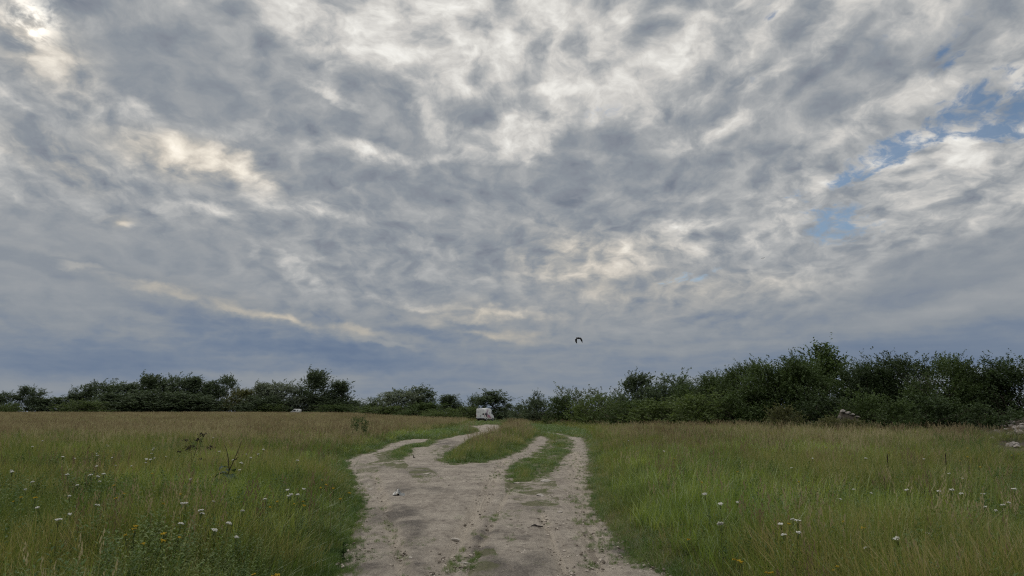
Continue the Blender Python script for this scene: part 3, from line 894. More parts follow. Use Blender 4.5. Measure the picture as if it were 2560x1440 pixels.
# dry matted grass along the right hand verge
x, y, a = field(9000, 3.5, 60.0, amax=.4, p=1.8)
dd = dirt_dist(x, y); px_, py_ = to_px(x, y)
keep = (a > .07) & (dd > .02) & (dd < 1.6) & (rng.random(len(x)) < 1.2 * sstep(1.7, .4, dd)) & (px_ > 1440)
pts, rz, sc = put(x, y, keep, (.5 + .5 * rng.random(len(x))) * np.clip(.55 + .6 * dd, 0, 1.2), np.clip(far_w(y), 1, 2))
scatter('dry_grass', P_dry, pts, rz, sc, 'grey-tan dry matted grass along the edge of the track', 'grass', .12)

# loose stones and clods on the track
def pebble(seed, mat):
    bm = bmesh.new()
    bmesh.ops.create_icosphere(bm, subdivisions=1, radius=1.0)
    r_ = random.Random(seed)
    for v in bm.verts:
        v.co *= r_.uniform(.75, 1.15); v.co.z *= .55
    me = bpy.data.meshes.new('pebble'); bm.to_mesh(me); bm.free()
    me.materials.append(mat)
    return bpy.data.objects.new('pebble', me)
m_peb = plain_mat('pebble_stone', (.36, .32, .28), .9, .15, .35, 1.3)
m_clod = plain_mat('clod_earth', (.14, .12, .10), .95, .1, .3, 1.3)
P_peb = [pebble(i, m_peb if i < 3 else m_clod) for i in range(6)]
yy = 4.5 * (45 / 4.5) ** rng.random(16000)
xx = rng.uniform(-.26, .26, 16000) * yy
xx = xx
dd = dirt_dist(xx, yy)
pn = fbm(xx * 1.3, yy * .8, 301, 4)
keep = (dd == 0) & (rng.random(16000) < sstep(.36, .60, pn) * .8 + .10)
xs, ys = xx[keep], yy[keep]
s_ = .006 + .022 * rng.random(len(xs)) ** 3.5
scatter('gravel', P_peb, np.stack([xs, ys, land(xs, ys) + .02], 1), rng.uniform(0, 6.28, len(xs)), np.stack([s_, s_, s_], 1), 'loose small stones and clods lying on the dirt track', 'gravel', .3)
# ------------------------------------------------------------------ trees and bushes
def tube(V, F, pts_, radii, ns=6):
    """Tapered limb along points."""
    base = len(V)
    up = Vector((0, 0, 1))
    for i, (p, r) in enumerate(zip(pts_, radii)):
        p = Vector(p)
        d = (Vector(pts_[min(i + 1, len(pts_) - 1)]) - Vector(pts_[max(i - 1, 0)])).normalized()
        s = d.cross(Vector((1, 0.13, 0)) if abs(d.z) > .9 else up).normalized()
        t = d.cross(s)
        for j in range(ns):
            a_ = 2 * math.pi * j / ns
            V.append(tuple(p + (s * math.cos(a_) + t * math.sin(a_)) * r))
    for i in range(len(pts_) - 1):
        for j in range(ns):
            a_, b_ = base + i * ns + j, base + i * ns + (j + 1) % ns
            F.append((a_, b_, b_ + ns, a_ + ns))

def make_tree(seed, height, width, base, shoots, per, leaf, form='round', lean=0.0, up=.9, stems=1, loose=0.0):
    """Trunk and limbs as one mesh, leaves along many shoots as another. Returns (trunk mesh data, quads)."""
    r_ = random.Random(seed)
    nr = np.random.default_rng(seed)
    V, F = [], []
    limbs = []
    for s in range(stems):
        a0 = r_.uniform(0, 6.28)
        off = 0.0 if stems == 1 else width * .16 * r_.random()
        x0, y0 = off * math.cos(a0), off * math.sin(a0)
        top = height * (.80 if stems == 1 else r_.uniform(.5, .8))
        tx, ty = x0 + (width * .22 * math.cos(a0) if stems > 1 else 0) + lean * height * .25, y0 + (width * .22 * math.sin(a0) if stems > 1 else 0)
        n = 6
        P_ = [(x0 + (tx - x0) * (i / n) ** 1.3 + r_.uniform(-.03, .03) * height * (i > 0), y0 + (ty - y0) * (i / n) ** 1.3 + r_.uniform(-.03, .03) * height * (i > 0), top * i / n - (.15 if i == 0 else 0)) for i in range(n + 1)]
        R0 = height * .020 if stems == 1 else height * .012
        tube(V, F, P_, [R0 * (1 - .82 * i / n) for i in range(n + 1)], 7)
        limbs.append(P_)
        nl = 11 if stems == 1 else 6
        for q_ in range(nl):
            t = base + (1 - base) * (q_ + .5) / nl if stems == 1 else .15 + .8 * (q_ + .5) / nl
            t = min(t, .96)
            i = min(int(t * n), n - 1); f = t * n - i
            b0 = Vector(P_[i]).lerp(Vector(P_[i + 1]), f)
            aa = r_.uniform(0, 6.28)
            prof = (1 - t) ** .6 if form == 'cone' else math.sin(math.pi * min(1, .18 + .80 * t)) ** .7
            L_ = width * .46 * (prof + .12) * r_.uniform(.7, 1.1)
            e = Vector((math.cos(aa) * L_ + lean * L_ * .6, math.sin(aa) * L_, L_ * r_.uniform(.3, .9) * up))
            m1 = b0 + e * .5 + Vector((0, 0, -.05 * L_))
            tube(V, F, [tuple(b0), tuple(m1), tuple(b0 + e)], [R0 * .38 * (1 - t * .6), R0 * .24 * (1 - t * .6), R0 * .07], 5)
            limbs.append([tuple(b0), tuple(m1), tuple(b0 + e)])
    # clumps of shoots inside an uneven envelope
    nc = 44
    cl = []
    for i in range(nc):
        z = base + (1 - base) * (nr.random() ** (1.05 if form != 'bush' else 1.15))
        prof = (1 - z) ** .75 + .05 if form == 'cone' else (math.sin(math.pi * min(.97, .22 + .74 * (z - base * .6) / (1 - base * .6))) ** .6)
        if form == 'bush': prof = (1 - .55 * max(0, z - .35) / .65) * (.85 + .3 * nr.random())
        rr = width * .5 * prof * math.sqrt(nr.random()) * .95
        aa = nr.random() * 6.283
        cl.append((rr * math.cos(aa) + lean * height * .25 * z ** 1.4, rr * math.sin(aa), z * height * .90, width * nr.uniform(.10, .24)))
    Q = []
    for s in range(shoots):
        c = cl[nr.integers(nc)]
        o_ = nr.normal(0, 1, 3) * c[3] * .55
        p = np.array([c[0] + o_[0], c[1] + o_[1], max(.05 * height, c[2] + o_[2])])
        out = np.array([p[0] - lean * height * .2, p[1], 0]); nn = np.linalg.norm(out) + 1e-6
        d = out / nn * nr.uniform(.1, .8) + np.array([lean * 1.3, 0, up * nr.uniform(.4, 1.4)]) + nr.normal(0, .28, 3)
        d /= np.linalg.norm(d)
        L_ = height * nr.uniform(.05, .13) * (1.7 if nr.random() < .10 + loose else 1)
        k_ = max(4, int(per * nr.uniform(.6, 1.3)))
        u = np.linspace(.05, 1, k_)
        base_p = p[None] + d[None] * (u * L_)[:, None] + np.array([lean * .5, 0, -.12])[None] * ((u ** 2) * L_)[:, None]
        aa = nr.random(k_) * 6.283
        side = np.stack([np.cos(aa), np.sin(aa), nr.uniform(-.4, .6, k_)], 1) + d[None] * .7 + np.array([lean * .8, 0, 0])[None]
        side /= np.linalg.norm(side, axis=1)[:, None]
        l_ = leaf * nr.uniform(.6, 1.25, k_)
        wv = np.cross(side, nr.normal(0, 1, (k_, 3))); wv /= np.linalg.norm(wv, axis=1)[:, None] + 1e-9
        tip = base_p + side * l_[:, None]
        midp = base_p + side * (l_ * .45)[:, None]
        hw = (l_ * .30)[:, None]
        Q.append(np.stack([base_p, midp + wv * hw, tip, midp - wv * hw], 1))
    return (V, F), np.concatenate(Q, 0).reshape(-1, 3)

m_bark = plain_mat('bark', (.10, .085, .07), .9, .1, .3, 5.0)
m_bark_pale = plain_mat('bark_pale', (.20, .185, .165), .9, .1, .35, 4.0)
def crown_mat(name, c, tr=.25):
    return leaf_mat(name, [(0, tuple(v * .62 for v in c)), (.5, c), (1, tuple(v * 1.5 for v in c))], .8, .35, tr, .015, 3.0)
L_DARK = crown_mat('leaf_dark', (.045, .068, .028))
L_MID = crown_mat('leaf_mid', (.062, .092, .032))
L_LIGHT = crown_mat('leaf_light', (.088, .120, .042), .32)
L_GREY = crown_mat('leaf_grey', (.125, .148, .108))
L_FAR_HAZE = crown_mat('leaf_far_haze', (.078, .105, .060))  # leaf colour lightened to stand in for haze over distance
L_OLIVE = crown_mat('leaf_olive', (.115, .120, .050))

PROTO = {}
def tree_proto(kind, i):
    if (kind, i) in PROTO: return PROTO[kind, i]
    sd = 1000 + 37 * i + sum(map(ord, kind))
    if kind == 'willow': t = make_tree(sd, 6.0, 5.0, .02, 3300, 12, .135, 'bush', .03, 1.2, 5, .10)
    elif kind == 'shrub': t = make_tree(sd, 3.0, 3.4, .02, 1300, 10, .12, 'bush', .03, 1.1, 6, .08)
    elif kind == 'aspen': t = make_tree(sd, 6.0, 3.2, .10, 850, 11, .19, 'round', .10, .9, 1, .12)
    elif kind == 'poplar': t = make_tree(sd, 6.5, 3.0, .06, 820, 12, .18, 'cone', .03, 1.5, 1, .20)
    elif kind == 'blown': t = make_tree(sd, 6.0, 4.6, .04, 1500, 10, .20, 'round', .22, 1.05, 2, .16)
    elif kind == 'dense': t = make_tree(sd, 6.0, 5.6, .02, 2000, 10, .22, 'bush', .12, .8, 4, .04)
    elif kind == 'cone': t = make_tree(sd, 6.0, 3.2, .02, 1200, 10, .20, 'cone', .05, .7, 1, .06)
    elif kind == 'sapling': t = make_tree(sd, 2.4, 1.1, .05, 190, 9, .10, 'round', .10, 1.3, 3, .3)
    me = bpy.data.meshes.new('trunk')
    me.from_pydata(t[0][0], [], t[0][1]); me.update()
    me.polygons.foreach_set('use_smooth', [True] * len(me.polygons))
    me.materials.append(m_bark)
    z = t[1][:, 2]; xx = t[1][:, 0]
    PROTO[kind, i] = (me, t[1], float(np.percentile(z, 99.93 if kind == 'willow' else 99.5 if kind in ('shrub', 'blown', 'dense') else 99.7)), float(np.percentile(xx, 98) - np.percentile(xx, 2)), {})
    return PROTO[kind, i]

KIND_NAMES = {'willow': ('willow_bush', 'bush'), 'shrub': ('shrub', 'shrub'), 'aspen': ('aspen_tree', 'tree'), 'poplar': ('poplar_tree', 'tree'), 'blown': ('windswept_tree', 'tree'),
              'dense': ('leafy_tree', 'tree'), 'cone': ('conical_tree', 'tree'), 'sapling': ('sapling', 'sapling')}
def tree(kind, i, px, top, wpx, dist, mat, label, group=None, bark=None):
    trunk_me, Q, ht, wd, cache = tree_proto(kind, i)
    d = ray(px, HORIZON)
    x, y = d.x / d.y * dist, dist
    zb = float(land(x, y)) - .05
    dt = ray(px, top)
    ztop = CAM_H + dt.z / dt.y * dist
    s = (ztop - zb) / ht
    sw = wpx / FOC * dist / wd
    nm, cat = KIND_NAMES[kind]
    o = empty(nm, (x, y, zb), 0.0)
    rz = random.uniform(-.5, .5) if kind in ('blown', 'dense') else random.uniform(0, 6.28)
    key = mat.name
    if key not in cache: cache[key] = quad_mesh('crown', Q, len(Q) // 4, mat)
    tm = trunk_me
    if bark is not None:
        if 'bark' not in cache:
            cache['bark'] = trunk_me.copy(); cache['bark'].materials[0] = bark
        tm = cache['bark']
    for n_, me in (('trunk', tm), ('crown', cache[key])):
        c = bpy.data.objects.new(n_, me)
        COL.objects.link(c); c.parent = o
        c.rotation_euler = (0, 0, rz)
    o.scale = (sw, sw, s)
    tag(o, label, cat, group)
    return o

RG, LG, CG = 'bushes and trees along the right edge of the meadow', 'trees along the far left edge of the meadow', 'trees and bushes around the end of the track'
# right hand edge, from the near end to the far end
tree('willow', 0, 2570, 884, 240, 50, L_DARK, 'dark willow bush at the near end of the right hand row', RG)
tree('willow', 1, 2455, 908, 170, 53, L_DARK, 'dark willow bush with a row of short upright shoots, next to the nearest one', RG)
tree('willow', 2, 2378, 882, 175, 52, L_MID, 'willow bush with one pointed top standing above its neighbours', RG)
tree('willow', 3, 2272, 880, 180, 57, L_DARK, 'tall dark willow bush with a thin crooked shoot on top', RG)
tree('willow', 4, 2180, 886, 140, 58, L_DARK, 'dark bushy willow with gaps of sky through it, right of the loose-crowned poplar', RG)
tree('aspen', 0, 2128, 905, 56, 60, L_MID, 'slim pale-topped young tree standing in the notch of the right hand row', RG)
tree('poplar', 0, 2072, 860, 120, 68, L_MID, 'tallest tree on the right, loose poplar crown rising above the bushes', RG)
tree('willow', 0, 2020, 884, 190, 62, L_MID, 'broad willow bush just in front of the loose poplar', RG)
tree('willow', 1, 1945, 886, 190, 63, L_MID, 'large rounded willow bush with a ragged top, left of the poplar', RG)
tree('willow', 2, 1868, 905, 160, 68, L_MID, 'willow bush where the right hand row starts to step down', RG)
tree('willow', 3, 1805, 930, 150, 77, L_MID, 'mid-green willow bush in the sloping part of the row', RG)
tree('willow', 4, 1745, 950, 130, 86, L_MID, 'lower willow bush at the foot of the sloping part of the row', RG)
tree('dense', 0, 1692, 938, 120, 104, L_FAR_HAZE, 'dark round-topped tree right of the open-crowned one', RG)
tree('dense', 1, 1640, 958, 90, 102, L_FAR_HAZE, 'lower dark tree squeezed between two rounder crowns on the right', RG)
tree('blown', 0, 1588, 934, 110, 106, L_FAR_HAZE, 'dark tree with an open ragged crown at the left end of the tall row', RG)
tree('shrub', 0, 1535, 985, 80, 100, L_FAR_HAZE, 'small dark bush under the open-crowned tree', RG)
tree('shrub', 1, 1772, 978, 190, 64, L_LIGHT, 'broad light green shrub in front of the sloping willow row', RG)
tree('shrub', 2, 1655, 998, 150, 72, L_LIGHT, 'light green shrub below the round-topped dark tree', RG)
tree('shrub', 3, 1565, 1000, 150, 77, L_MID, 'mid-green shrub below the open-crowned tree', RG)
tree('shrub', 0, 1490, 985, 130, 86, L_LIGHT, 'light green shrub with feathery upright shoots, left of the tall row', RG)
tree('sapling', 0, 1480, 968, 60, 92, L_GREY, 'thin grey-green sapling standing above the feathery shrub', RG)
tree('sapling', 1, 1405, 962, 50, 108, L_GREY, 'tallest feathery sapling left of the light shrubs', RG)
tree('sapling', 2, 1432, 968, 56, 106, L_GREY, 'feathery grey sapling between two low shrubs', RG)
tree('shrub', 1, 1415, 984, 100, 104, L_MID, 'mid-green shrub around the feet of two feathery saplings', RG)
tree('sapling', 0, 1342, 975, 30, 122, L_FAR_HAZE, 'single spindly sapling over a low shrub right of the parked van', RG)
tree('shrub', 2, 1345, 995, 80, 118, L_FAR_HAZE, 'low dark shrub under the spindly sapling', RG)
tree('shrub', 3, 1305, 1008, 60, 126, L_FAR_HAZE, 'lowest shrub at the left tip of the right hand row', RG)
tree('shrub', 1, 2158, 975, 110, 50, L_MID, 'mid green shrub standing in front of the dark willows', RG)
tree('shrub', 2, 2235, 1000, 90, 46, L_MID, 'small green shrub right of the larger one in front of the dark willows', RG)
tree('shrub', 3, 1958, 1012, 80, 52, L_OLIVE, 'small brownish shrub at the foot of the large willows', RG)
tree('shrub', 0, 2480, 1010, 150, 46, L_DARK, 'low dark shrub behind the pile of pale rubble', RG)
tree('shrub', 2, 2330, 985, 150, 49, L_DARK, 'low dark shrub filling the foot of the pointed willow', RG)
tree('shrub', 1, 2060, 985, 160, 56, L_DARK, 'dark shrub behind the broken concrete heap', RG)
tree('shrub', 0, 1860, 985, 150, 62, L_MID, 'green shrub at the foot of the first big willow from the light shrubs', RG)
tree('shrub', 3, 2068, 1040, 70, 45, L_OLIVE, 'brownish weedy bush hiding the left foot of the broken concrete heap', RG)
tree('shrub', 2, 2132, 1046, 70, 45, L_OLIVE, 'brownish weedy bush hiding the right foot of the broken concrete heap', RG)
# around the end of the track
tree('poplar', 1, 1232, 974, 80, 178, L_FAR_HAZE, 'dark upright tree right behind the parked van', CG)
tree('blown', 1, 1188, 988, 50, 182, L_FAR_HAZE, 'small ragged tree behind the left rear corner of the parked van', CG)
tree('aspen', 1, 1272, 1008, 26, 190, L_FAR_HAZE, 'tiny bare-looking tree to the right of the parked van', CG)
tree('shrub', 0, 1250, 1018, 60, 186, L_FAR_HAZE, 'low shrub behind the nose of the parked van', CG)
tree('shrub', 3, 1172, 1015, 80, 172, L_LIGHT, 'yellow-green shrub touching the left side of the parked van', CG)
tree('cone', 0, 1124, 986, 60, 205, L_FAR_HAZE, 'small pointed tree midway between the van and the silvery crown', CG)
tree('shrub', 1, 1146, 1006, 50, 205, L_FAR_HAZE, 'dark low shrub right of the small pointed tree', CG)
tree('dense', 2, 1044, 968, 86, 235, L_FAR_HAZE, 'dark dense tree leaning against the silvery one', CG)
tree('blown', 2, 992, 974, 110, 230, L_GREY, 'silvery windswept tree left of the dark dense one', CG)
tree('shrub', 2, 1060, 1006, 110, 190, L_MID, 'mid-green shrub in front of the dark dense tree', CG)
tree('dense', 0, 938, 994, 60, 245, L_FAR_HAZE, 'small rounded tree at the left of the silvery one', CG)
tree('sapling', 1, 905, 1008, 40, 240, L_FAR_HAZE, 'thin sapling in the low gap of the tree line', CG)
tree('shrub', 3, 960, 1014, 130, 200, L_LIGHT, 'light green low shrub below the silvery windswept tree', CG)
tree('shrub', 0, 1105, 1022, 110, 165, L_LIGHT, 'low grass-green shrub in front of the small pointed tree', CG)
# far left edge
tree('dense', 1, 880, 1000, 80, 300, L_FAR_HAZE, 'low dark tree at the right end of the left hand tree line', LG)
tree('poplar', 2, 849, 950, 56, 302, L_FAR_HAZE, 'slender spire-like tree right of the tallest one', LG)
tree('blown', 0, 782, 927, 112, 305, L_FAR_HAZE, 'tallest tree of the left hand line, loose crown blown to one side', LG)
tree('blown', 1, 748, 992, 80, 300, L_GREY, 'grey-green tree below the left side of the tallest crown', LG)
tree('dense', 3, 815, 992, 80, 300, L_FAR_HAZE, 'dark tree filling the gap under the tallest crown', LG)
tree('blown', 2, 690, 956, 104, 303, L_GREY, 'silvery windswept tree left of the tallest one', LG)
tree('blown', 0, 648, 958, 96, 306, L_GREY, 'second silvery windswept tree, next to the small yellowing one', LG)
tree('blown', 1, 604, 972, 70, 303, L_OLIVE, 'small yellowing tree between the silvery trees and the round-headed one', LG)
tree('aspen', 2, 567, 938, 54, 308, L_FAR_HAZE, 'round-headed tree on a clear stem, standing above its neighbours', LG)
tree('cone', 1, 521, 952, 66, 306, L_FAR_HAZE, 'dark pointed tree left of the round-headed one', LG)
tree('cone', 2, 476, 942, 66, 306, L_FAR_HAZE, 'darkest pointed tree in the middle of the left hand line', LG)
tree('blown', 2, 428, 940, 100, 308, L_FAR_HAZE, 'windswept dark tree left of the darkest pointed one', LG)
tree('blown', 0, 366, 938, 120, 308, L_FAR_HAZE, 'broad ragged tree at the highest part of the left hand line', LG)
tree('blown', 1, 298, 956, 96, 306, L_FAR_HAZE, 'windswept tree left of the broad ragged one', LG)
tree('blown', 2, 234, 954, 96, 305, L_FAR_HAZE, 'windswept tree with two thin tips in the left hand line', LG)
tree('sapling', 2, 178, 966, 30, 304, L_FAR_HAZE, 'thin bent sapling poking out of the left hand line', LG)
tree('blown', 0, 180, 984, 90, 304, L_FAR_HAZE, 'low windswept tree around the thin bent sapling', LG)
tree('dense', 1, 136, 992, 96, 304, L_FAR_HAZE, 'low dark tree right of the twin-topped pair', LG)
tree('aspen', 0, 90, 972, 44, 303, L_FAR_HAZE, 'right half of the twin-topped pair near the left picture edge', LG)
tree('aspen', 1, 66, 964, 44, 304, L_FAR_HAZE, 'left and taller half of the twin-topped pair near the left picture edge', LG)
tree('blown', 2, 8, 980, 70, 302, L_FAR_HAZE, 'windswept tree cut by the left picture edge', LG)
tree('dense', 0, 388, 976, 170, 290, L_FAR_HAZE, 'broad dark thicket tree in front of the broad ragged one', LG)
tree('dense', 3, 470, 984, 120, 292, L_FAR_HAZE, 'dark thicket tree at the foot of the darkest pointed one', LG)
tree('dense', 2, 290, 984, 130, 292, L_FAR_HAZE, 'dark thicket tree to the left of the broad dark thicket', LG)
tree('dense', 0, 660, 990, 130, 292, L_FAR_HAZE, 'thicket tree at the foot of the silvery ones', LG)
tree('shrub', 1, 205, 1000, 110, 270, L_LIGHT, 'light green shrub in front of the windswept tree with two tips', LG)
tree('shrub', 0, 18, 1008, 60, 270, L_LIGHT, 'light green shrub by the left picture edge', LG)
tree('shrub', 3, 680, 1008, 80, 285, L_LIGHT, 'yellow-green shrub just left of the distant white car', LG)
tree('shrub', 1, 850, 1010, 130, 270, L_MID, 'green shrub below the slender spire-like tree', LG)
# young growth standing in the meadow
tree('sapling', 2, 908, 1040, 36, 42, L_MID, 'bushy sapling alone in the tan grass left of the track')
tree('sapling', 0, 888, 1040, 16, 44, L_MID, 'thin dark stem with few leaves beside the bushy sapling')
# ------------------------------------------------------------------ vehicles
m_white = plain_mat('van_white_paint', (.66, .67, .68), .38, .5, .02, 2.0)
m_black = plain_mat('black_plastic', (.025, .025, .027), .6, .3, .2, 8.0)
m_tyre = plain_mat('tyre_rubber', (.03, .03, .03), .85, .2, .2, 12.0)
m_rim = plain_mat('wheel_rim', (.35, .36, .37), .4, .5, .1, 8.0, .6)
m_glass = plain_mat('dark_glass', (.03, .035, .04), .12, .6, .05, 2.0)
m_red = plain_mat('red_lens', (.30, .02, .02), .3, .5, .1, 5.0)
m_plate = plain_mat('plate_grey', (.42, .43, .44), .5, .4, .05, 5.0)
m_text = plain_mat('faded_lettering', (.22, .22, .25), .6, .3, .1, 5.0)
m_purple = plain_mat('purple_stripe', (.36, .20, .33), .5, .4, .1, 5.0)
m_crim = plain_mat('crimson_stripe', (.34, .11, .16), .5, .4, .1, 5.0)
m_ink = plain_mat('dark_print', (.035, .025, .035), .5, .4, .1, 5.0)

def car_section(x, zb, zt, hw, tum):
    h = zt - zb
    half = [(hw * .93, zb), (hw * .99, zb + .10 * h), (hw, zb + .38 * h), (hw * (1 - tum * .4), zb + .66 * h), (hw * (1 - tum), zt - .13 * min(1, h)), (hw * (1 - tum) - .10, zt - .03), (hw * .45, zt), (0, zt + .012)]
    ring = half + [(-y_, z_) for y_, z_ in half[-2::-1]]
    return [(x, y_, z_) for y_, z_ in ring]

def loft(rings_, cap=True):
    V = [p for r in rings_ for p in r]; n = len(rings_[0]); F = []
    for i in range(len(rings_) - 1):
        for j in range(n):
            F.append((i * n + j, i * n + (j + 1) % n, (i + 1) * n + (j + 1) % n, (i + 1) * n + j))
    if cap:
        F.append(tuple(range(n - 1, -1, -1))); F.append(tuple((len(rings_) - 1) * n + j for j in range(n)))
    return V, F

def slab(pts_, nrm, th):
    """Flat panel of the given outline with a small thickness along nrm."""
    n = len(pts_); nv = Vector(nrm)
    V = [tuple(Vector(p)) for p in pts_] + [tuple(Vector(p) + nv * th) for p in pts_]
    F = [tuple(range(n)), tuple(range(2 * n - 1, n - 1, -1))] + [(i, n + i, n + (i + 1) % n, (i + 1) % n) for i in range(n)]
    return V, F

def bevel(o, wdt=.02, seg=2):
    m = o.modifiers.new('bevel', 'BEVEL'); m.width = wdt; m.segments = seg; m.limit_method = 'ANGLE'; m.angle_limit = R(40)

def box(name, c, s, mat, parent, bev=.015):
    x, y, z = c; a, b, d = s[0] / 2, s[1] / 2, s[2] / 2
    V = [(x + i * a, y + j * b, z + l * d) for i in (-1, 1) for j in (-1, 1) for l in (-1, 1)]
    F = [(0, 1, 3, 2), (4, 6, 7, 5), (0, 4, 5, 1), (2, 3, 7, 6), (0, 2, 6, 4), (1, 5, 7, 3)]
    o = mesh_obj(name, V, F, mat, parent)
    if bev: bevel(o, bev)
    return o

def lathe_y(prof, n=24):
    V, F = [], []
    for r, y in prof:
        for j in range(n):
            a_ = 2 * math.pi * j / n
            V.append((r * math.cos(a_), y, r * math.sin(a_)))
    for i in range(len(prof) - 1):
        for j in range(n):
            F.append((i * n + j, i * n + (j + 1) % n, (i + 1) * n + (j + 1) % n, (i + 1) * n + j))
    F.append(tuple(range(n))); F.append(tuple((len(prof) - 1) * n + j for j in range(n - 1, -1, -1)))
    return V, F

def wheel(parent, x, y, r):
    t = mesh_obj('wheel', *lathe_y([(r * .62, -.10), (r * .95, -.10), (r, -.06), (r, .06), (r * .95, .10), (r * .62, .10)]), m_tyre, parent, True)
    t.location = (x, y, r)
    q_ = mesh_obj('rim', *lathe_y([(r * .60, -.105), (r * .50, -.085), (r * .2, -.10), (r * .2, .10), (r * .50, .085), (r * .60, .105)]), m_rim, t, True)
    return t

def vehicle(name, loc, rz, st_, wheels, wr, tum=.07):
    root = empty(name, loc, rz)
    rings_ = [car_section(*s, tum) for s in st_]
    b = mesh_obj('body', *loft(rings_), m_white, root, True)
    b.modifiers.new('edge', 'EDGE_SPLIT').split_angle = R(38)
    for x_ in wheels:
        for s in (-1, 1): wheel(root, x_, s * (st_[1][3] - .11), wr)
    return root, rings_

def screen(rings_, i, j, parent, a=4, lift=.012):
    """Windscreen laid on the roof strip of the loft between stations i and j."""
    pts_ = []
    n = len(rings_[0])
    A, B = rings_[i], rings_[j]
    idx = [a + 1, a + 2, a + 3, a + 4, a + 5]
    V, F = [], []
    for t in (.12, .9):
        for q_ in idx:
            p = Vector(A[q_]).lerp(Vector(B[q_]), t)
            V.append((p.x + lift, p.y * .93, p.z + lift))
    m = len(idx)
    for q_ in range(m - 1): F.append((q_, q_ + 1, m + q_ + 1, m + q_))
    o = mesh_obj('windscreen', V, F, m_glass, parent, True)
    o.modifiers.new('thick', 'SOLIDIFY').thickness = .008
    return o

# parked panel van at the end of the track
vx, vy = ray(1201, HORIZON).x / ray(1201, HORIZON).y * 158.0, 158.0
van, vr = vehicle('panel_van', (vx, vy, float(land(vx, vy))), R(90 - 21),
    [(0.0, .46, 2.52, .95), (.10, .42, 2.60, 1.0), (1.6, .42, 2.66, 1.01), (3.3, .42, 2.64, 1.01), (3.75, .42, 2.50, 1.0), (4.15, .42, 2.05, .99), (4.60, .42, 1.40, .97), (5.15, .45, 1.18, .94), (5.42, .50, .90, .86)], (1.05, 4.55), .34)
tag(van, 'white high-roofed panel van with purple and red side print parked beyond the track', 'van')
screen(vr, 4, 6, van)
for s in (-1, 1):
    o = mesh_obj('rear_door', *slab([(-.004, s * .03, .62), (-.004, s * .90, .62), (-.004, s * .905, 1.5), (-.004, s * .86, 2.36), (-.004, s * .03, 2.44)], (-1, 0, 0), .022), m_white, van)
    bevel(o, .012)
    if s == -1:
        box('handle', (-.04, -.10, 1.10), (.04, .22, .16), m_black, o)
    else:
        box('lettering', (-.030, .5, 1.93), (.006, .55, .05), m_text, o, 0)
        box('lettering', (-.030, .45, 1.78), (.006, .45, .05), m_text, o, 0)
        box('number_plate', (-.034, .42, .88), (.014, .52, .13), m_plate, o, .004)
    box('tail_light', (-.012, s * .93, 1.12), (.06, .08, .42), m_red, van)
    box('wing_mirror', (4.30, s * 1.13, 1.52), (.12, .16, .30), m_black, van)
    w_ = mesh_obj('side_window', *slab([(3.55, s * .985, 1.55), (4.32, s * .975, 1.52), (4.05, s * .945, 1.98), (3.62, s * .935, 2.12)], (0, s, 0), .022), m_glass, van)
box('rear_bumper', (-.06, 0, .52), (.16, 1.9, .20), m_black, van, .03)
box('underbody', (2.7, 0, .36), (4.8, 1.6, .16), m_black, van, .03)
box('roof_vent', (1.0, .3, 2.70), (.40, .40, .10), m_black, van, .03)
def decal(pts_, mat, nm='side_print'):
    V, F = slab([(x_, -1.013, z_) for x_, z_ in pts_], (0, -1, 0), .006)
    return mesh_obj(nm, V, F, mat, van)
decal([(.55, 1.50), (.95, 1.78), (1.25, 2.45), (1.45, 2.46), (1.15, 1.72), (.8, 1.46)], m_purple)
decal([(1.05, 1.55), (1.38, 1.85), (1.75, 2.42), (1.95, 2.38), (1.45, 1.65)], m_purple)
decal([(.03, 1.40), (.35, 1.72), (1.25, 1.78), (1.6, 1.46), (1.3, 1.20), (1.25, .85), (.90, .82), (.70, 1.10)], m_ink)
decal([(1.5, 1.40), (2.1, 1.15), (3.2, .60), (3.0, .56), (1.45, 1.16)], m_crim)
decal([(1.75, 1.38), (2.6, 1.28), (3.45, .72), (3.3, .64), (1.85, 1.26)], m_purple)
decal([(1.35, 1.05), (2.3, .56), (2.05, .54), (1.2, .9)], m_crim)
decal([(2.35, 1.82), (2.95, 1.80), (2.95, 1.72), (2.35, 1.74)], m_text, 'lettering')
decal([(2.35, 1.58), (2.85, 1.56), (2.85, 1.48), (2.35, 1.50)], m_text, 'lettering')
o = mesh_obj('rear_print', *slab([(-.0265, -.35, 1.48), (-.0265, -.80, 1.66), (-.0265, -.90, 1.60), (-.0265, -.90, 1.22), (-.0265, -.62, 1.34), (-.0265, -.33, 1.38)], (-1, 0, 0), .006), m_ink, van)

# small white car far off in the grass
cx_, cy_ = ray(752, HORIZON).x / ray(752, HORIZON).y * 288.0, 288.0
car, cr = vehicle('small_car', (cx_, cy_, float(land(cx_, cy_)) - .02), R(180),
    [(0.0, .36, 1.70, .78), (.08, .32, 1.95, .84), (1.2, .30, 2.0, .86), (2.3, .30, 1.98, .86), (2.75, .30, 1.72, .85), (3.25, .30, 1.16, .84), (3.8, .32, .98, .80), (4.0, .40, .75, .72)], (.8, 3.2), .30, .09)
tag(car, 'small white car half hidden by the tall grass in front of the far trees', 'car')
screen(cr, 3, 5, car)
for s in (-1, 1):
    mesh_obj('side_window', *slab([(1.75, s * .84, 1.18), (2.95, s * .835, 1.16), (2.52, s * .80, 1.72), (1.80, s * .79, 1.80)], (0, s, 0), .02), m_glass, car)
    mesh_obj('rear_window', *slab([(.75, s * .84, 1.18), (1.15, s * .835, 1.18), (1.10, s * .79, 1.80), (.95, s * .79, 1.80)], (0, s, 0), .02), m_glass, car)
    box('tail_light', (-.01, s * .70, 1.05), (.05, .10, .36), m_red, car)
    box('headlight', (3.90, s * .58, .82), (.12, .26, .14), m_plate, car)
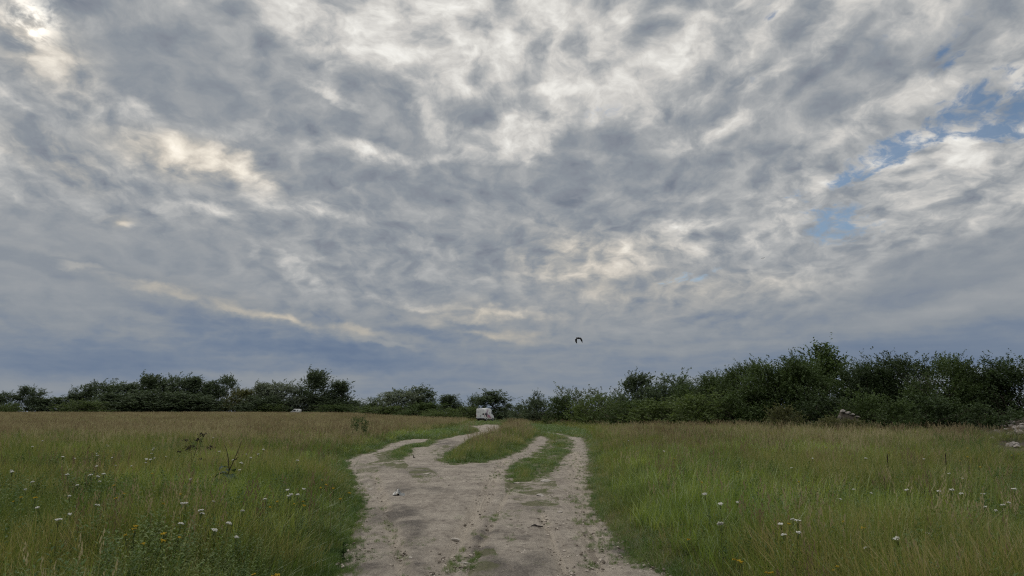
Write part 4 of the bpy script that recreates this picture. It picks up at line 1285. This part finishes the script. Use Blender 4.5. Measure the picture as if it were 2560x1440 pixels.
box('rear_bumper', (-.04, 0, .46), (.12, 1.5, .18), m_black, car, .03)

# ------------------------------------------------------------------ birds
m_bird = plain_mat('dark_feathers', (.018, .018, .020), .6, .2, .2, 20.0)
m_bird2 = plain_mat('grey_feathers', (.07, .075, .08), .6, .2, .2, 20.0)
def bird(name, px, py, dist, wings, body, mat, label, sc=1.0):
    V, F = [], []
    tube(V, F, body[0], body[1], 8)
    for pts_, rad in wings:
        i0 = len(V)
        tube(V, F, pts_, rad, 8)
        for i in range(i0, len(V)):                      # flatten the wing to a blade
            k_ = (i - i0) // 8
            c_ = Vector(pts_[k_])
            v = Vector(V[i]) - c_
            V[i] = tuple(c_ + Vector((v.x, v.y * 1.0, v.z)) * Vector((1, 1, 1)).length / 1.732)
    o = mesh_obj(name, V, F, mat, None, True)
    d = ray(px, py)
    o.location = Vector((0, 0, CAM_H)) + d * (dist / d.y)
    o.scale = (sc, sc, sc)
    tag(o, label, 'bird', 'birds in the sky')
    return o
bird('flying_bird', 1447, 846, 55.0,
     [([(-.05, 0, .02), (-.16, -.03, .015), (-.205, .0, -.08), (-.20, .06, -.22), (-.165, .10, -.31), (-.135, .12, -.37)], [.055, .080, .080, .066, .040, .010]),
      ([(.05, 0, .02), (.12, -.03, .0), (.185, .0, -.09), (.235, .06, -.19), (.25, .10, -.24), (.285, .12, -.32)], [.055, .068, .066, .055, .030, .006])],
     ([(-.10, -.06, .03), (-.05, -.03, .035), (.0, .04, .02), (.02, .14, .0), (.02, .26, -.01)], [.02, .052, .072, .052, .02]), m_bird,
     'black bird with both wings beaten down, above the right hand trees')
bird('flying_bird', 1908, 645, 120.0,
     [([(.0, 0, .0), (-.14, -.02, -.02), (-.30, .02, -.05), (-.38, .08, -.06)], [.035, .035, .024, .005]),
      ([(.0, 0, .0), (.12, -.02, .02), (.26, .02, .09), (.33, .08, .14)], [.035, .035, .022, .005])],
     ([(-.10, -.10, -.02), (-.04, -.05, -.015), (.0, .03, -.02), (.0, .16, -.01)], [.012, .04, .05, .012]), m_bird2,
     'tiny far bird gliding under the blue gap in the clouds', .95)

# ------------------------------------------------------------------ single plants in the meadow
m_burd = leaf_mat('burdock_leaf', [(0, (.020, .038, .026)), (.5, (.034, .056, .036)), (1, (.055, .080, .052))], 3.0, .2, .15, .02, 8.0)
m_stalk = plain_mat('brown_stalk', (.040, .034, .024), .8, .1, .3, 12.0)
m_dead = plain_mat('dead_flower', (.030, .022, .018), .9, .1, .4, 30.0)
m_stem = plain_mat('green_stem', (.05, .07, .025), .8, .1, .3, 12.0)
m_yarrow = plain_mat('yarrow_white', (.50, .50, .455), .8, .1, .12, 60.0)
m_tansy = plain_mat('tansy_yellow', (.36, .25, .022), .8, .1, .25, 60.0)

def big_leaf(V, F, base, az_, L_, W_, droop, twist=0.0):
    n, m = 7, 4
    i0 = len(V)
    for i in range(n + 1):
        t = i / n
        c_ = Vector((math.cos(az_) * L_ * t * (1 - .25 * droop * t), math.sin(az_) * L_ * t * (1 - .25 * droop * t), L_ * (.55 * t - droop * t * t)))
        ww = W_ * math.sin(math.pi * min(.98, .08 + t * .9)) ** .8 * (1 - .35 * t)
        for j in range(m + 1):
            u = (j / m - .5) * 2
            s_ = Vector((-math.sin(az_), math.cos(az_), 0)) * ww * .5 * u
            V.append(tuple(Vector(base) + c_ + s_ + Vector((0, 0, .10 * W_ * abs(u) + random.uniform(-.012, .012)))))
    for i in range(n):
        for j in range(m):
            a_ = i0 + i * (m + 1) + j
            F.append((a_, a_ + 1, a_ + m + 2, a_ + m + 1))

bx, by = ground(560, 1268)
burd = empty('burdock', (bx, by, float(land(bx, by))))
tag(burd, 'burdock with big dark blue-green leaves and two bare stalks left of the track', 'plant')
V, F = [], []
tube(V, F, [(0, 0, -.03), (.03, 0, .3), (.05, .0, .62), (.02, 0, .82), (-.02, 0, .97), (-.06, 0, 1.05)], [.014, .012, .010, .007, .005, .003])
mesh_obj('stalk', V, F, m_stalk, burd, True)
V, F = [], []
tube(V, F, [(.05, 0, .60), (.10, 0, .72), (.17, 0, .90), (.215, 0, 1.02), (.235, 0, 1.12)], [.010, .008, .007, .005, .003])
tube(V, F, [(.12, 0, .78), (.16, .02, .80), (.18, .02, .84)], [.006, .012, .004])
mesh_obj('stalk', V, F, m_stalk, burd, True)
for az_, hh_, L_, W_, dr in ((3.4, .42, .22, .20, 1.1), (4.4, .30, .26, .24, 1.0), (5.3, .40, .22, .18, 1.2), (.2, .34, .20, .17, .9), (2.4, .25, .30, .22, .9), (4.9, .16, .30, .25, .8), (1.4, .48, .2, .15, .9), (4.0, .55, .16, .12, 1.0)):
    V, F = [], []
    big_leaf(V, F, (.03, 0, hh_ + .10), az_, L_ * 1.35, W_ * 1.35, dr * .75)
    mesh_obj('leaf', V, F, m_burd, burd, True)

def cluster(V, F, c_, r_, n, s_, flat=.5):
    hub = len(V); V.append(tuple(c_))
    for _ in range(n):
        p = Vector((random.gauss(0, r_), random.gauss(0, r_), random.gauss(0, r_ * flat))) + Vector(c_)
        i0 = len(V); q_ = s_ * random.uniform(.6, 1.3)
        V += [tuple(p + Vector(v) * q_) for v in ((1, 0, 0), (-1, 0, 0), (0, 1, 0), (0, -1, 0), (0, 0, 1), (0, 0, -1))]
        F.append((hub, i0, i0 + 2))
        F += [(i0 + a_, i0 + b_, i0 + c2) for a_, b_, c2 in ((0, 2, 4), (2, 1, 4), (1, 3, 4), (3, 0, 4), (2, 0, 5), (1, 2, 5), (3, 1, 5), (0, 3, 5))]

DY = 17.0
dxp = (504 - 1280) / FOC * DY
dead = empty('dried_weed', (dxp, DY, float(land(dxp, DY))))
tag(dead, 'tall dried weed with dark brown seed clusters behind the burdock', 'plant')
P3 = lambda px, py: ((px - 504) / FOC * DY, random.uniform(-.05, .05), CAM_H - (py - 1033) / FOC * DY - float(land(dxp, DY)))
V, F = [], []
b0 = (0, 0, -.05)
n1_, n2_ = P3(500, 1155), P3(508, 1120)
tube(V, F, [b0, n1_], [.009, .007]); tube(V, F, [n1_, P3(497, 1125), P3(488, 1118)], [.006, .005, .003]); tube(V, F, [n1_, n2_, P3(512, 1096), P3(520, 1086)], [.006, .005, .004, .003])
tube(V, F, [n2_, P3(525, 1112), P3(538, 1116)], [.004, .003, .003]); tube(V, F, [n1_, P3(510, 1146), P3(521, 1143)], [.004, .003, .003]); tube(V, F, [P3(497, 1130), P3(480, 1123), P3(468, 1126)], [.004, .003, .002])
tube(V, F, [n2_, P3(500, 1104), P3(480, 1098)], [.004, .003, .002])
mesh_obj('stalk', V, F, m_stalk, dead, True)
for px_c, py_c, r_c, n_c in ((523, 1085, .05, 46), (511, 1097, .045, 40), (489, 1117, .055, 56), (538, 1116, .04, 36), (468, 1126, .03, 18), (481, 1098, .035, 20), (521, 1143, .025, 16), (500, 1112, .03, 14)):
    V, F = [], []
    cluster(V, F, P3(px_c, py_c), r_c, n_c, .011)
    mesh_obj('seed_cluster', V, F, m_dead, dead)

def stalk_plant(px, top, spike, D_, bend, label):
    x_, y_ = (px - 1280) / FOC * D_, D_
    zb = float(land(x_, y_))
    zt = CAM_H - (top - HORIZON) / FOC * D_ - zb
    sl = spike / FOC * D_
    o = empty('seed_stalk', (x_ - bend * .3, y_, zb))
    V, F = [], []
    tube(V, F, [(0, 0, -.03), (bend * .05, 0, zt * .5), (bend * .2, 0, zt - sl)], [.005, .004, .003])
    mesh_obj('stem', V, F, m_stem, o, True)
    V, F = [], []
    n = 9
    tube(V, F, [(bend * (.2 + .4 * t), 0, zt - sl + sl * t - abs(bend) * .3 * t * t) for t in [i / n for i in range(n + 1)]],
         [.003] + [random.uniform(.007, .012) for _ in range(n - 1)] + [.002], 7)
    mesh_obj('seed_head', V, F, m_dead, o)
    tag(o, label, 'plant', 'dark seed stalks in the right hand meadow')
stalk_plant(2196, 1128, 42, 15, .01, 'tallest and darkest upright seed stalk in the right hand meadow')
stalk_plant(2184, 1182, 32, 12, .01, 'dark seed stalk just below the tallest one')
stalk_plant(2157, 1192, 26, 12, -.02, 'dark seed stalk second to the left of the tallest one')
stalk_plant(2087, 1190, 28, 12, .0, 'dark seed stalk furthest left of the small upright group')
stalk_plant(2338, 1128, 30, 15, .03, 'thin leaning seed stalk between the tallest one and the rubble')
stalk_plant(2392, 1158, 26, 14, .05, 'leaning seed stalk above the drooping ones near the right picture edge')
stalk_plant(2424, 1214, 20, 11, .16, 'seed stalk bent over to the right, lower of the two drooping ones')
stalk_plant(2430, 1196, 24, 11, .22, 'seed stalk bent over to the right, upper of the two drooping ones')

# white and yellow flowers
def flower_proto(kind, seed):
    random.seed(seed)
    V, F = [], []
    h = .62
    tube(V, F, [(0, 0, -.04), (.01, .0, h * .5), (0, 0, h - .04)], [.0035, .003, .0025], 5)
    rr = .042 if kind == 'yarrow' else .034
    heads = []
    for i in range(15 if kind == 'yarrow' else 13):
        r = rr * math.sqrt((i + .5) / 15); a_ = i * 2.4
        p = (r * math.cos(a_), r * math.sin(a_), h - .10 * (r / rr) ** 2 * rr + random.uniform(-.004, .004))
        heads.append(p)
        if i % 2 == 0: tube(V, F, [(0, 0, h - .06), (p[0] * .7, p[1] * .7, p[2] - .012)], [.0018, .0012], 4)
    for i in range(9):
        u = .15 + .7 * i / 9; a_ = i * 2.4; l_ = .09 * (1.1 - u)
        i0 = len(V)
        c, s = math.cos(a_), math.sin(a_)
        V += [(0, 0, h * u), (c * l_ * .5 - s * .008, s * l_ * .5 + c * .008, h * u + l_ * .4), (c * l_, s * l_, h * u + l_ * .35), (c * l_ * .5 + s * .008, s * l_ * .5 - c * .008, h * u + l_ * .4)]
        F.append((i0, i0 + 1, i0 + 2, i0 + 3))
    root = empty('yarrow' if kind == 'yarrow' else 'tansy', (0, 0, 0))
    mesh_obj('stem', V, F, m_stem, root)
    V, F = [], []
    for p in heads:
        s_ = random.uniform(.010, .0145) if kind == 'yarrow' else random.uniform(.007, .010)
        i0 = len(V); n = 7
        V.append((p[0], p[1], p[2] + s_ * .5))
        for j in range(n):
            a_ = 2 * math.pi * j / n
            V.append((p[0] + s_ * math.cos(a_), p[1] + s_ * math.sin(a_), p[2] + random.uniform(-.002, .003)))
        V.append((p[0], p[1], p[2] - s_ * .5))
        for j in range(n):
            F.append((i0, i0 + 1 + j, i0 + 1 + (j + 1) % n)); F.append((i0 + n + 1, i0 + 1 + (j + 1) % n, i0 + 1 + j))
    mesh_obj('flower_head', V, F, m_yarrow if kind == 'yarrow' else m_tansy, root)
    return root

ORD = ['', 'second', 'third', 'fourth', 'fifth', 'sixth', 'seventh', 'eighth', 'ninth', 'tenth', 'eleventh', 'twelfth', 'thirteenth']
def ordinal(i, n):
    if n == 1: return 'single'
    if i == 0: return 'leftmost'
    if i == n - 1: return 'rightmost'
    return ORD[i] + ' from left'
FLOWERS = {
 'yarrow': [
  ('in the far white patch left of the dried weed', [(262, 1120), (257, 1137), (277, 1146), (266, 1160), (282, 1168), (250, 1144), (270, 1123)]),
  ('in the dense white drift by the dried weed', [(372, 1140), (385, 1131), (370, 1155), (380, 1151), (402, 1147), (360, 1160), (390, 1127), (376, 1158), (364, 1152), (396, 1150)]),
  ('in the row of white heads below the far patch', [(192, 1186), (204, 1201), (229, 1207), (257, 1187), (186, 1184), (245, 1188)]),
  ('in the sparse far grass by the left edge', [(156, 1147), (172, 1151), (85, 1122), (91, 1109)]),
  ('near the left picture edge', [(102, 1205), (86, 1222), (27, 1180), (42, 1180), (22, 1272)]),
  ('around the yellow tansies at the lower left', [(192, 1239), (182, 1251), (195, 1260), (142, 1299), (205, 1280)]),
  ('in front of the burdock', [(482, 1255), (522, 1255), (520, 1275), (465, 1282), (596, 1277), (520, 1306), (564, 1324), (491, 1316), (425, 1309), (478, 1258)]),
  ('behind the burdock', [(505, 1195), (610, 1141), (600, 1151), (617, 1157), (625, 1170), (560, 1134), (527, 1102), (603, 1146), (622, 1158)]),
  ('close to the left verge of the track', [(729, 1217), (735, 1216), (729, 1235), (737, 1237), (704, 1242), (711, 1240)]),
  ('in the weeds halfway along the left verge', [(717, 1150), (659, 1137), (659, 1126)]),
  ('in the front corner beside the right verge', [(1787, 1230), (1825, 1249), (1807, 1299), (1800, 1245)]),
  ('far off beside the right verge', [(1647, 1126), (1559, 1100)]),
  ('around the dark upright seed stalks', [(1989, 1169), (2136, 1217), (2057, 1237), (2131, 1220), (2028, 1144)]),
  ('clumped in the mid right hand meadow', [(1985, 1301), (1957, 1325), (1977, 1335), (2052, 1354), (1979, 1303), (1992, 1299)]),
  ('below the drooping seed stalks', [(2380, 1224), (2406, 1227), (2286, 1219), (2330, 1222)]),
  ('at the right picture edge', [(2535, 1222), (2462, 1235), (2482, 1260), (2499, 1254), (2520, 1266), (2514, 1264)]),
  ('in the bright grass at the lower right', [(2210, 1367), (2312, 1324), (2314, 1342), (2305, 1328), (2387, 1362), (2409, 1352), (2360, 1401)]),
  ('in the far part of the right hand meadow', [(2400, 1181), (2419, 1194), (2162, 1145), (2314, 1145)]),
 ],
 'tansy': [
  ('at the lower left by themselves', [(327, 1317), (350, 1322), (316, 1332), (407, 1330), (410, 1335), (335, 1318), (356, 1321), (392, 1346)]),
  ('in the left meadow above the lower pair', [(291, 1235), (322, 1242), (306, 1211), (328, 1245)]),
  ('near the left picture edge', [(60, 1236), (90, 1245), (100, 1240), (48, 1096)]),
  ('left of the burdock', [(470, 1235), (366, 1186)]),
  ('on the left verge of the track', [(802, 1199), (759, 1202), (815, 1209), (840, 1219), (841, 1230), (857, 1247)]),
  ('under the white yarrows by the left verge', [(734, 1247), (717, 1257), (757, 1252), (770, 1255), (722, 1258)]),
  ('at the foot of the left verge', [(677, 1427), (692, 1436), (683, 1430)]),
  ('at the bottom edge of the right hand meadow', [(2107, 1422), (2092, 1405), (1942, 1425), (2112, 1420)]),
  ('in the mid right hand meadow', [(2140, 1309), (2139, 1294), (1987, 1310)]),
  ('below the dark seed stalks', [(2014, 1202), (2222, 1132)]),
  ('beside the right verge, well up the track', [(1680, 1146), (1581, 1119), (1740, 1205), (1622, 1122)]),
  ('in the front grass beside the right verge', [(1724, 1344), (1862, 1397), (1900, 1432), (1866, 1400), (1858, 1402)]),
  ('in the far grass in front of the rubble', [(2402, 1117), (2402, 1129), (2422, 1140), (2395, 1151), (2420, 1119), (2427, 1165), (2536, 1133), (2515, 1133)]),
  ('far off below the concrete heap', [(1875, 1175), (2028, 1100), (2060, 1120), (1980, 1100), (2100, 1110)]),
 ]}
for kind, patches in FLOWERS.items():
    protos_ = [flower_proto(kind, 50 + i) for i in range(3)]
    used_ = [False] * 3
    word = 'white flat-topped yarrow' if kind == 'yarrow' else 'yellow tansy'
    for desc, pl in patches:
        pl = sorted(pl)
        for i, (px, py) in enumerate(pl):
            hgt = random.uniform(.64, .82)
            if py > 1330: hgt = random.uniform(.52, .66)
            x_, y_ = ground(px, py, hgt)
            j = random.randrange(3)
            if used_[j]: o = copy_tree(protos_[j])
            else: o = protos_[j]; used_[j] = True
            o.location = (x_, y_, float(land(x_, y_)))
            s_ = random.uniform(.34, .66) * (1.0 if y_ < 18 else 1.15)
            o.scale = (s_, s_, hgt / .62)
            o.rotation_euler = (random.gauss(0, .16), random.gauss(.05, .16), random.uniform(0, 6.28))
            tag(o, '%s %s %s' % (ordinal(i, len(pl)), word, desc), 'flower', '%s flowers %s' % ('white yarrow' if kind == 'yarrow' else 'yellow tansy', desc))
    for j in range(3):
        if not used_[j]:
            for c in list(protos_[j].children): bpy.data.objects.remove(c)
            bpy.data.objects.remove(protos_[j])
random.seed(99)

# ------------------------------------------------------------------ stones, rubble and litter
m_stone = plain_mat('pale_stone', (.36, .33, .30), .9, .2, .25, 9.0)
m_conc = plain_mat('broken_concrete', (.23, .21, .195), .9, .2, .35, 5.0)
m_earth, k = new_mat('rubble_earth')
ps = k.n('ShaderNodeNewGeometry').outputs['Position']
ne = k.noise(ps, 3.0, 6.0, .7)
finish(k, principled(k, k.ramp(ne, [(.3, (.035, .030, .024)), (.55, (.06, .052, .042)), (.72, (.12, .10, .085))]), .95, .1, bump(k, k.noise(ps, 14, 5, .7), .8, .06)))

def stone(name, loc, size, mat, label, cat, group, seed, rz=None, sub=2):
    r_ = random.Random(seed)
    bm = bmesh.new()
    bmesh.ops.create_icosphere(bm, subdivisions=sub, radius=.5)
    pl = [(Vector((r_.gauss(0, 1), r_.gauss(0, 1), r_.gauss(0, 1))).normalized(), r_.uniform(.28, .42)) for _ in range(9)]
    for v in bm.verts:
        for n_, d_ in pl:
            q_ = v.co.dot(n_)
            if q_ > d_: v.co -= n_ * (q_ - d_)
        v.co.x *= size[0]; v.co.y *= size[1]; v.co.z *= size[2]
    me = bpy.data.meshes.new(name); bm.to_mesh(me); bm.free()
    me.materials.append(mat)
    o = bpy.data.objects.new(name, me)
    COL.objects.link(o)
    o.location = loc
    o.rotation_euler = (r_.uniform(-.15, .15), r_.uniform(-.15, .15), r_.uniform(0, 6.28) if rz is None else rz)
    return tag(o, label, cat, group)

def on_track(px, py):
    x_, y_ = ground(px, py)
    return x_, y_, track_z(x_, y_)
TG = 'stones lying on the track'
for px, py, s_, label in [(1362, 1207, (.30, .24, .10), 'large flat pale stone in the grassy middle strip of the track'), (1292, 1211, (.20, .12, .05), 'thin pale stone left of the large flat one'),
        (1352, 1243, (.20, .16, .08), 'pale stone below the large flat one, half in the grass'), (1140, 1352, (.14, .10, .04), 'pale flat stone lying in the middle wheel rut'),
        (1156, 1144, (.20, .16, .14), 'small white stone in the grassy island'), (1066, 1187, (.30, .2, .05), 'pale flat stone below the low grass patch at the left fork'),
        (1400, 1285, (.12, .1, .06), 'whitish stone at the lower end of the middle strip'), (925, 1215, (.14, .1, .05), 'pale stone upper left of the crumpled sheet'), (926, 1226, (.16, .1, .05), 'pale stone lower left of the crumpled sheet'),
        (1027, 1400, (.07, .06, .04), 'small grey stone at the lower end of the dark gravel streak'), (1532, 1366, (.05, .04, .03), 'small whitish stone by the right verge'), (971, 1252, (.05, .045, .04), 'small dark clod just below the crumpled sheet'),
        (1163, 1317, (.05, .045, .04), 'small dark clod beside the middle wheel rut'), (1068, 1340, (.04, .04, .03), 'small dark clod above the flat stone in the rut'), (1345, 1430, (.07, .06, .045), 'dark clod near the bottom edge of the picture'), (1322, 1411, (.05, .05, .04), 'dark clod second from the bottom edge')]:
    x_, y_, z_ = on_track(px, py)
    stone('stone' if 'clod' not in label else 'clod', (x_, y_, z_ + s_[2] * .22), s_, m_stone if 'clod' not in label else m_clod, label, 'stone' if 'clod' not in label else 'clod', TG, int(px), 0.2)

# crumpled pale sheet with a dark hollow under it
x_, y_, z_ = on_track(996, 1243)
sheet = empty('crumpled_sheet', (x_, y_, z_))
tag(sheet, 'crumpled pale grey sheet with a black hollow under it, lying on the track', 'litter')
def crumple(off, mat, nm, th):
    V, F = [], []
    n, m = 12, 6
    rr_ = random.Random(5)
    for i in range(n + 1):
        for j in range(m + 1):
            u, v = i / n, j / m
            h = .075 * math.exp(-((u - .42) / .17) ** 2) + .032 * math.exp(-((u - .12) / .1) ** 2) + .018 * math.exp(-((u - .8) / .12) ** 2)
            h *= .80 + .55 * v
            h += .03 * v
            V.append(((u - .5) * .24 + rr_.uniform(-.006, .006), (v - .2) * .13 + rr_.uniform(-.006, .006), h + rr_.uniform(0, .006) + off))
    for i in range(n):
        for j in range(m):
            a_ = i * (m + 1) + j
            F.append((a_, a_ + 1, a_ + m + 2, a_ + m + 1))
    o = mesh_obj(nm, V, F, mat, sheet)
    o.modifiers.new('thick', 'SOLIDIFY').thickness = th
    return o
crumple(.006, plain_mat('pale_sheet', (.15, .155, .155), .5, .4, .2, 20.0), 'sheet', .003)
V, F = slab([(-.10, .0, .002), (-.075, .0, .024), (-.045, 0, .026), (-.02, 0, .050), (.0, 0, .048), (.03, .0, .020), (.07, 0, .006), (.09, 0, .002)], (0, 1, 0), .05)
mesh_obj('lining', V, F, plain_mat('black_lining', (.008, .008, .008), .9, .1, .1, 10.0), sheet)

x_, y_, z_ = on_track(1342, 1321)
V, F = [], []
outl = [(-.085, 0), (-.05, .02), (-.035, .035), (-.01, .03), (.0, .012), (.04, .010), (.085, -.012), (.045, -.016), (.0, -.012), (-.03, -.006)]
V, F = slab([(a_ * 1.05, b_ * .8, .004 + .018 * math.exp(-((a_ + .03) / .03) ** 2)) for a_, b_ in outl], (0, 0, 1), .012)
o = mesh_obj('rubber_scrap', V, F, plain_mat('black_rubber', (.014, .011, .011), .7, .2, .2, 20.0))
o.location = (x_, y_, z_ + .008); o.rotation_euler = (R(14), 0, 0)
tag(o, 'flat black scrap of rubber lying on the right hand part of the track', 'litter')

x_, y_, z_ = on_track(1162, 1413)
V, F = [], []
tube(V, F, [(-.075, .012, .008), (-.03, .004, .012), (.02, -.02, .010), (.075, -.028, .006)], [.002, .005, .007, .003], 6)
o = mesh_obj('pale_stick', V, F, plain_mat('bleached_wood', (.42, .40, .36), .8, .2, .2, 20.0), None, True)
o.location = (x_, y_, z_ + .004)
tag(o, 'small bleached stick lying on the track near the bottom edge', 'stick')

x_, y_, z_ = on_track(1035, 1147)
V, F = [], []
tube(V, F, [(0, 0, -.02), (-.03, 0, .09), (-.045, 0, .16)], [.02, .016, .008], 6); tube(V, F, [(-.02, 0, .06), (.04, 0, .02), (.09, 0, .015)], [.014, .012, .006], 6)
o = mesh_obj('broken_branch', V, F, m_stalk, None, True)
o.location = (x_, y_, z_)
tag(o, 'short dark broken branch sticking up where the track forks', 'branch')

wx_, wy_, wz_ = on_track(857, 1404)
weed = empty('small_weed', (wx_, wy_, wz_))
tag(weed, 'small dark weed growing alone on the left edge of the track', 'plant')
V, F = [], []
tube(V, F, [(0, 0, -.02), (.004, 0, .10), (.0, 0, .19)], [.004, .003, .002], 5); tube(V, F, [(.0, 0, .05), (.03, 0, .12)], [.003, .002], 5)
mesh_obj('stem', V, F, m_stalk, weed)
V, F = [], []
for q_ in range(30):
    big_leaf(V, F, (random.uniform(-.006, .03), random.uniform(-.01, .01), random.uniform(.01, .19)), random.uniform(0, 6.28), random.uniform(.02, .05), .012, .5)
mesh_obj('leaf', V, F, G_FORB, weed)

# mound of earth and rubble at the right
MC = (31.5, 45.0)
def mound_h(x, y):
    e = np.exp(-(((np.asarray(x) - MC[0]) / 3.6) ** 2 + ((np.asarray(y) - MC[1]) / 5.0) ** 2) * 1.1)
    return 1.25 * e + .22 * (fbm(np.asarray(x) * 1.4, np.asarray(y) * 1.4, 401, 4) - .5) * np.minimum(1, e * 3) - .05
n = 60
gx = np.linspace(MC[0] - 7, MC[0] + 7, n); gy = np.linspace(MC[1] - 9, MC[1] + 9, n)
GX, GY = np.meshgrid(gx, gy)
GZ = land(GX, GY) + mound_h(GX, GY)
mo = mesh_obj('rubble_mound', np.stack([GX.ravel(), GY.ravel(), GZ.ravel()], 1), [(j * n + i, j * n + i + 1, (j + 1) * n + i + 1, (j + 1) * n + i) for j in range(n - 1) for i in range(n - 1)], m_earth, None, True)
tag(mo, 'low mound of dark earth strewn with pale stones at the right picture edge', 'mound')
RS_ = [(2528, 1066, .40), (2537, 1073, .42), (2516, 1075, .28), (2554, 1075, .60), (2544, 1081, .45), (2550, 1086, .55), (2530, 1090, .50), (2482, 1100, .46), (2493, 1081, .36), (2487, 1065, .36), (2467, 1059, .30),
       (2533, 1110, .30), (2525, 1116, .42), (2537, 1115, .40), (2543, 1119, .34), (2521, 1050, .30), (2529, 1058, .40), (2508, 1067, .30), (2478, 1113, .20), (2500, 1092, .22), (2556, 1064, .34), (2512, 1100, .18), (2470, 1090, .2)]
def hit_mound(px, py):
    d = ray(px, py)
    for t in np.arange(30, 70, .05):
        p = Vector((0, 0, CAM_H)) + d * float(t)
        if p.z < float(land(p.x, p.y) + mound_h(p.x, p.y)): return p
    return None
RL = sorted(RS_)
NUMW = ['leftmost', 'second from left', 'third from left', 'fourth from left', 'fifth from left', 'sixth from left', 'seventh from left', 'eighth from left', 'ninth from left', 'tenth from left', 'eleventh from left', 'middle',
        'eleventh from right', 'tenth from right', 'ninth from right', 'eighth from right', 'seventh from right', 'sixth from right', 'fifth from right', 'fourth from right', 'third from right', 'second from right', 'rightmost']
for i, (px, py, s_) in enumerate(RL):
    p = hit_mound(px, py)
    if p is None: continue
    szw = 'big' if s_ > .44 else ('small' if s_ < .26 else 'middling')
    stone('rubble_stone', (p.x, p.y, p.z + s_ * .12), (s_ * 1.15, s_ * .9, s_ * .75), m_conc, '%s pale stone on the dark earth mound, %s there' % (szw, NUMW[i]), 'stone', 'pale stones on the dark earth mound', 700 + i)

# heap of broken concrete at the foot of the bushes
hx, hy = (2100 - 1280) / FOC * 48.0, 48.0
n = 40
gx = np.linspace(-2.2, 2.6, n); gy = np.linspace(-2, 2, n)
GX, GY = np.meshgrid(gx, gy)
prof = np.interp(GX, [-2.2, -.9, -.42, -.28, -.05, .25, .65, .95, 2.6], [0, .5, 1.1, 1.62, 1.60, 1.42, 1.28, .85, 0])
GZ = prof * np.exp(-(GY / 1.0) ** 2) + .16 * (fbm(GX * 3 + 7, GY * 3, 431, 4) - .5) - .05
hp = mesh_obj('rubble_heap', np.stack([GX.ravel(), GY.ravel(), GZ.ravel()], 1), [(j * n + i, j * n + i + 1, (j + 1) * n + i + 1, (j + 1) * n + i) for j in range(n - 1) for i in range(n - 1)], m_earth, None, True)
hp.location = (hx, hy, float(land(hx, hy)))
tag(hp, 'steep heap of earth and broken concrete at the foot of the right hand bushes', 'heap')
for i, (a_, zt, s_, lb) in enumerate([(-.20, 1.58, (.42, .40, .26), 'pale concrete lump on the very top of the heap'), (.10, 1.46, (.36, .34, .22), 'pale concrete lump right below the top of the heap'), (.38, 1.36, (.34, .3, .18), 'reddish-grey lump on the right shoulder of the heap'),
        (.68, 1.22, (.30, .3, .15), 'lowest lump on the right shoulder of the heap'), (-.42, 1.20, (.24, .22, .26), 'pale lump under the left side of the heap top')]):
    stone('concrete_lump', (hx + a_, hy - .25, float(land(hx, hy)) + zt), s_, m_conc, lb, 'rubble', 'concrete lumps on the heap', 900 + i)
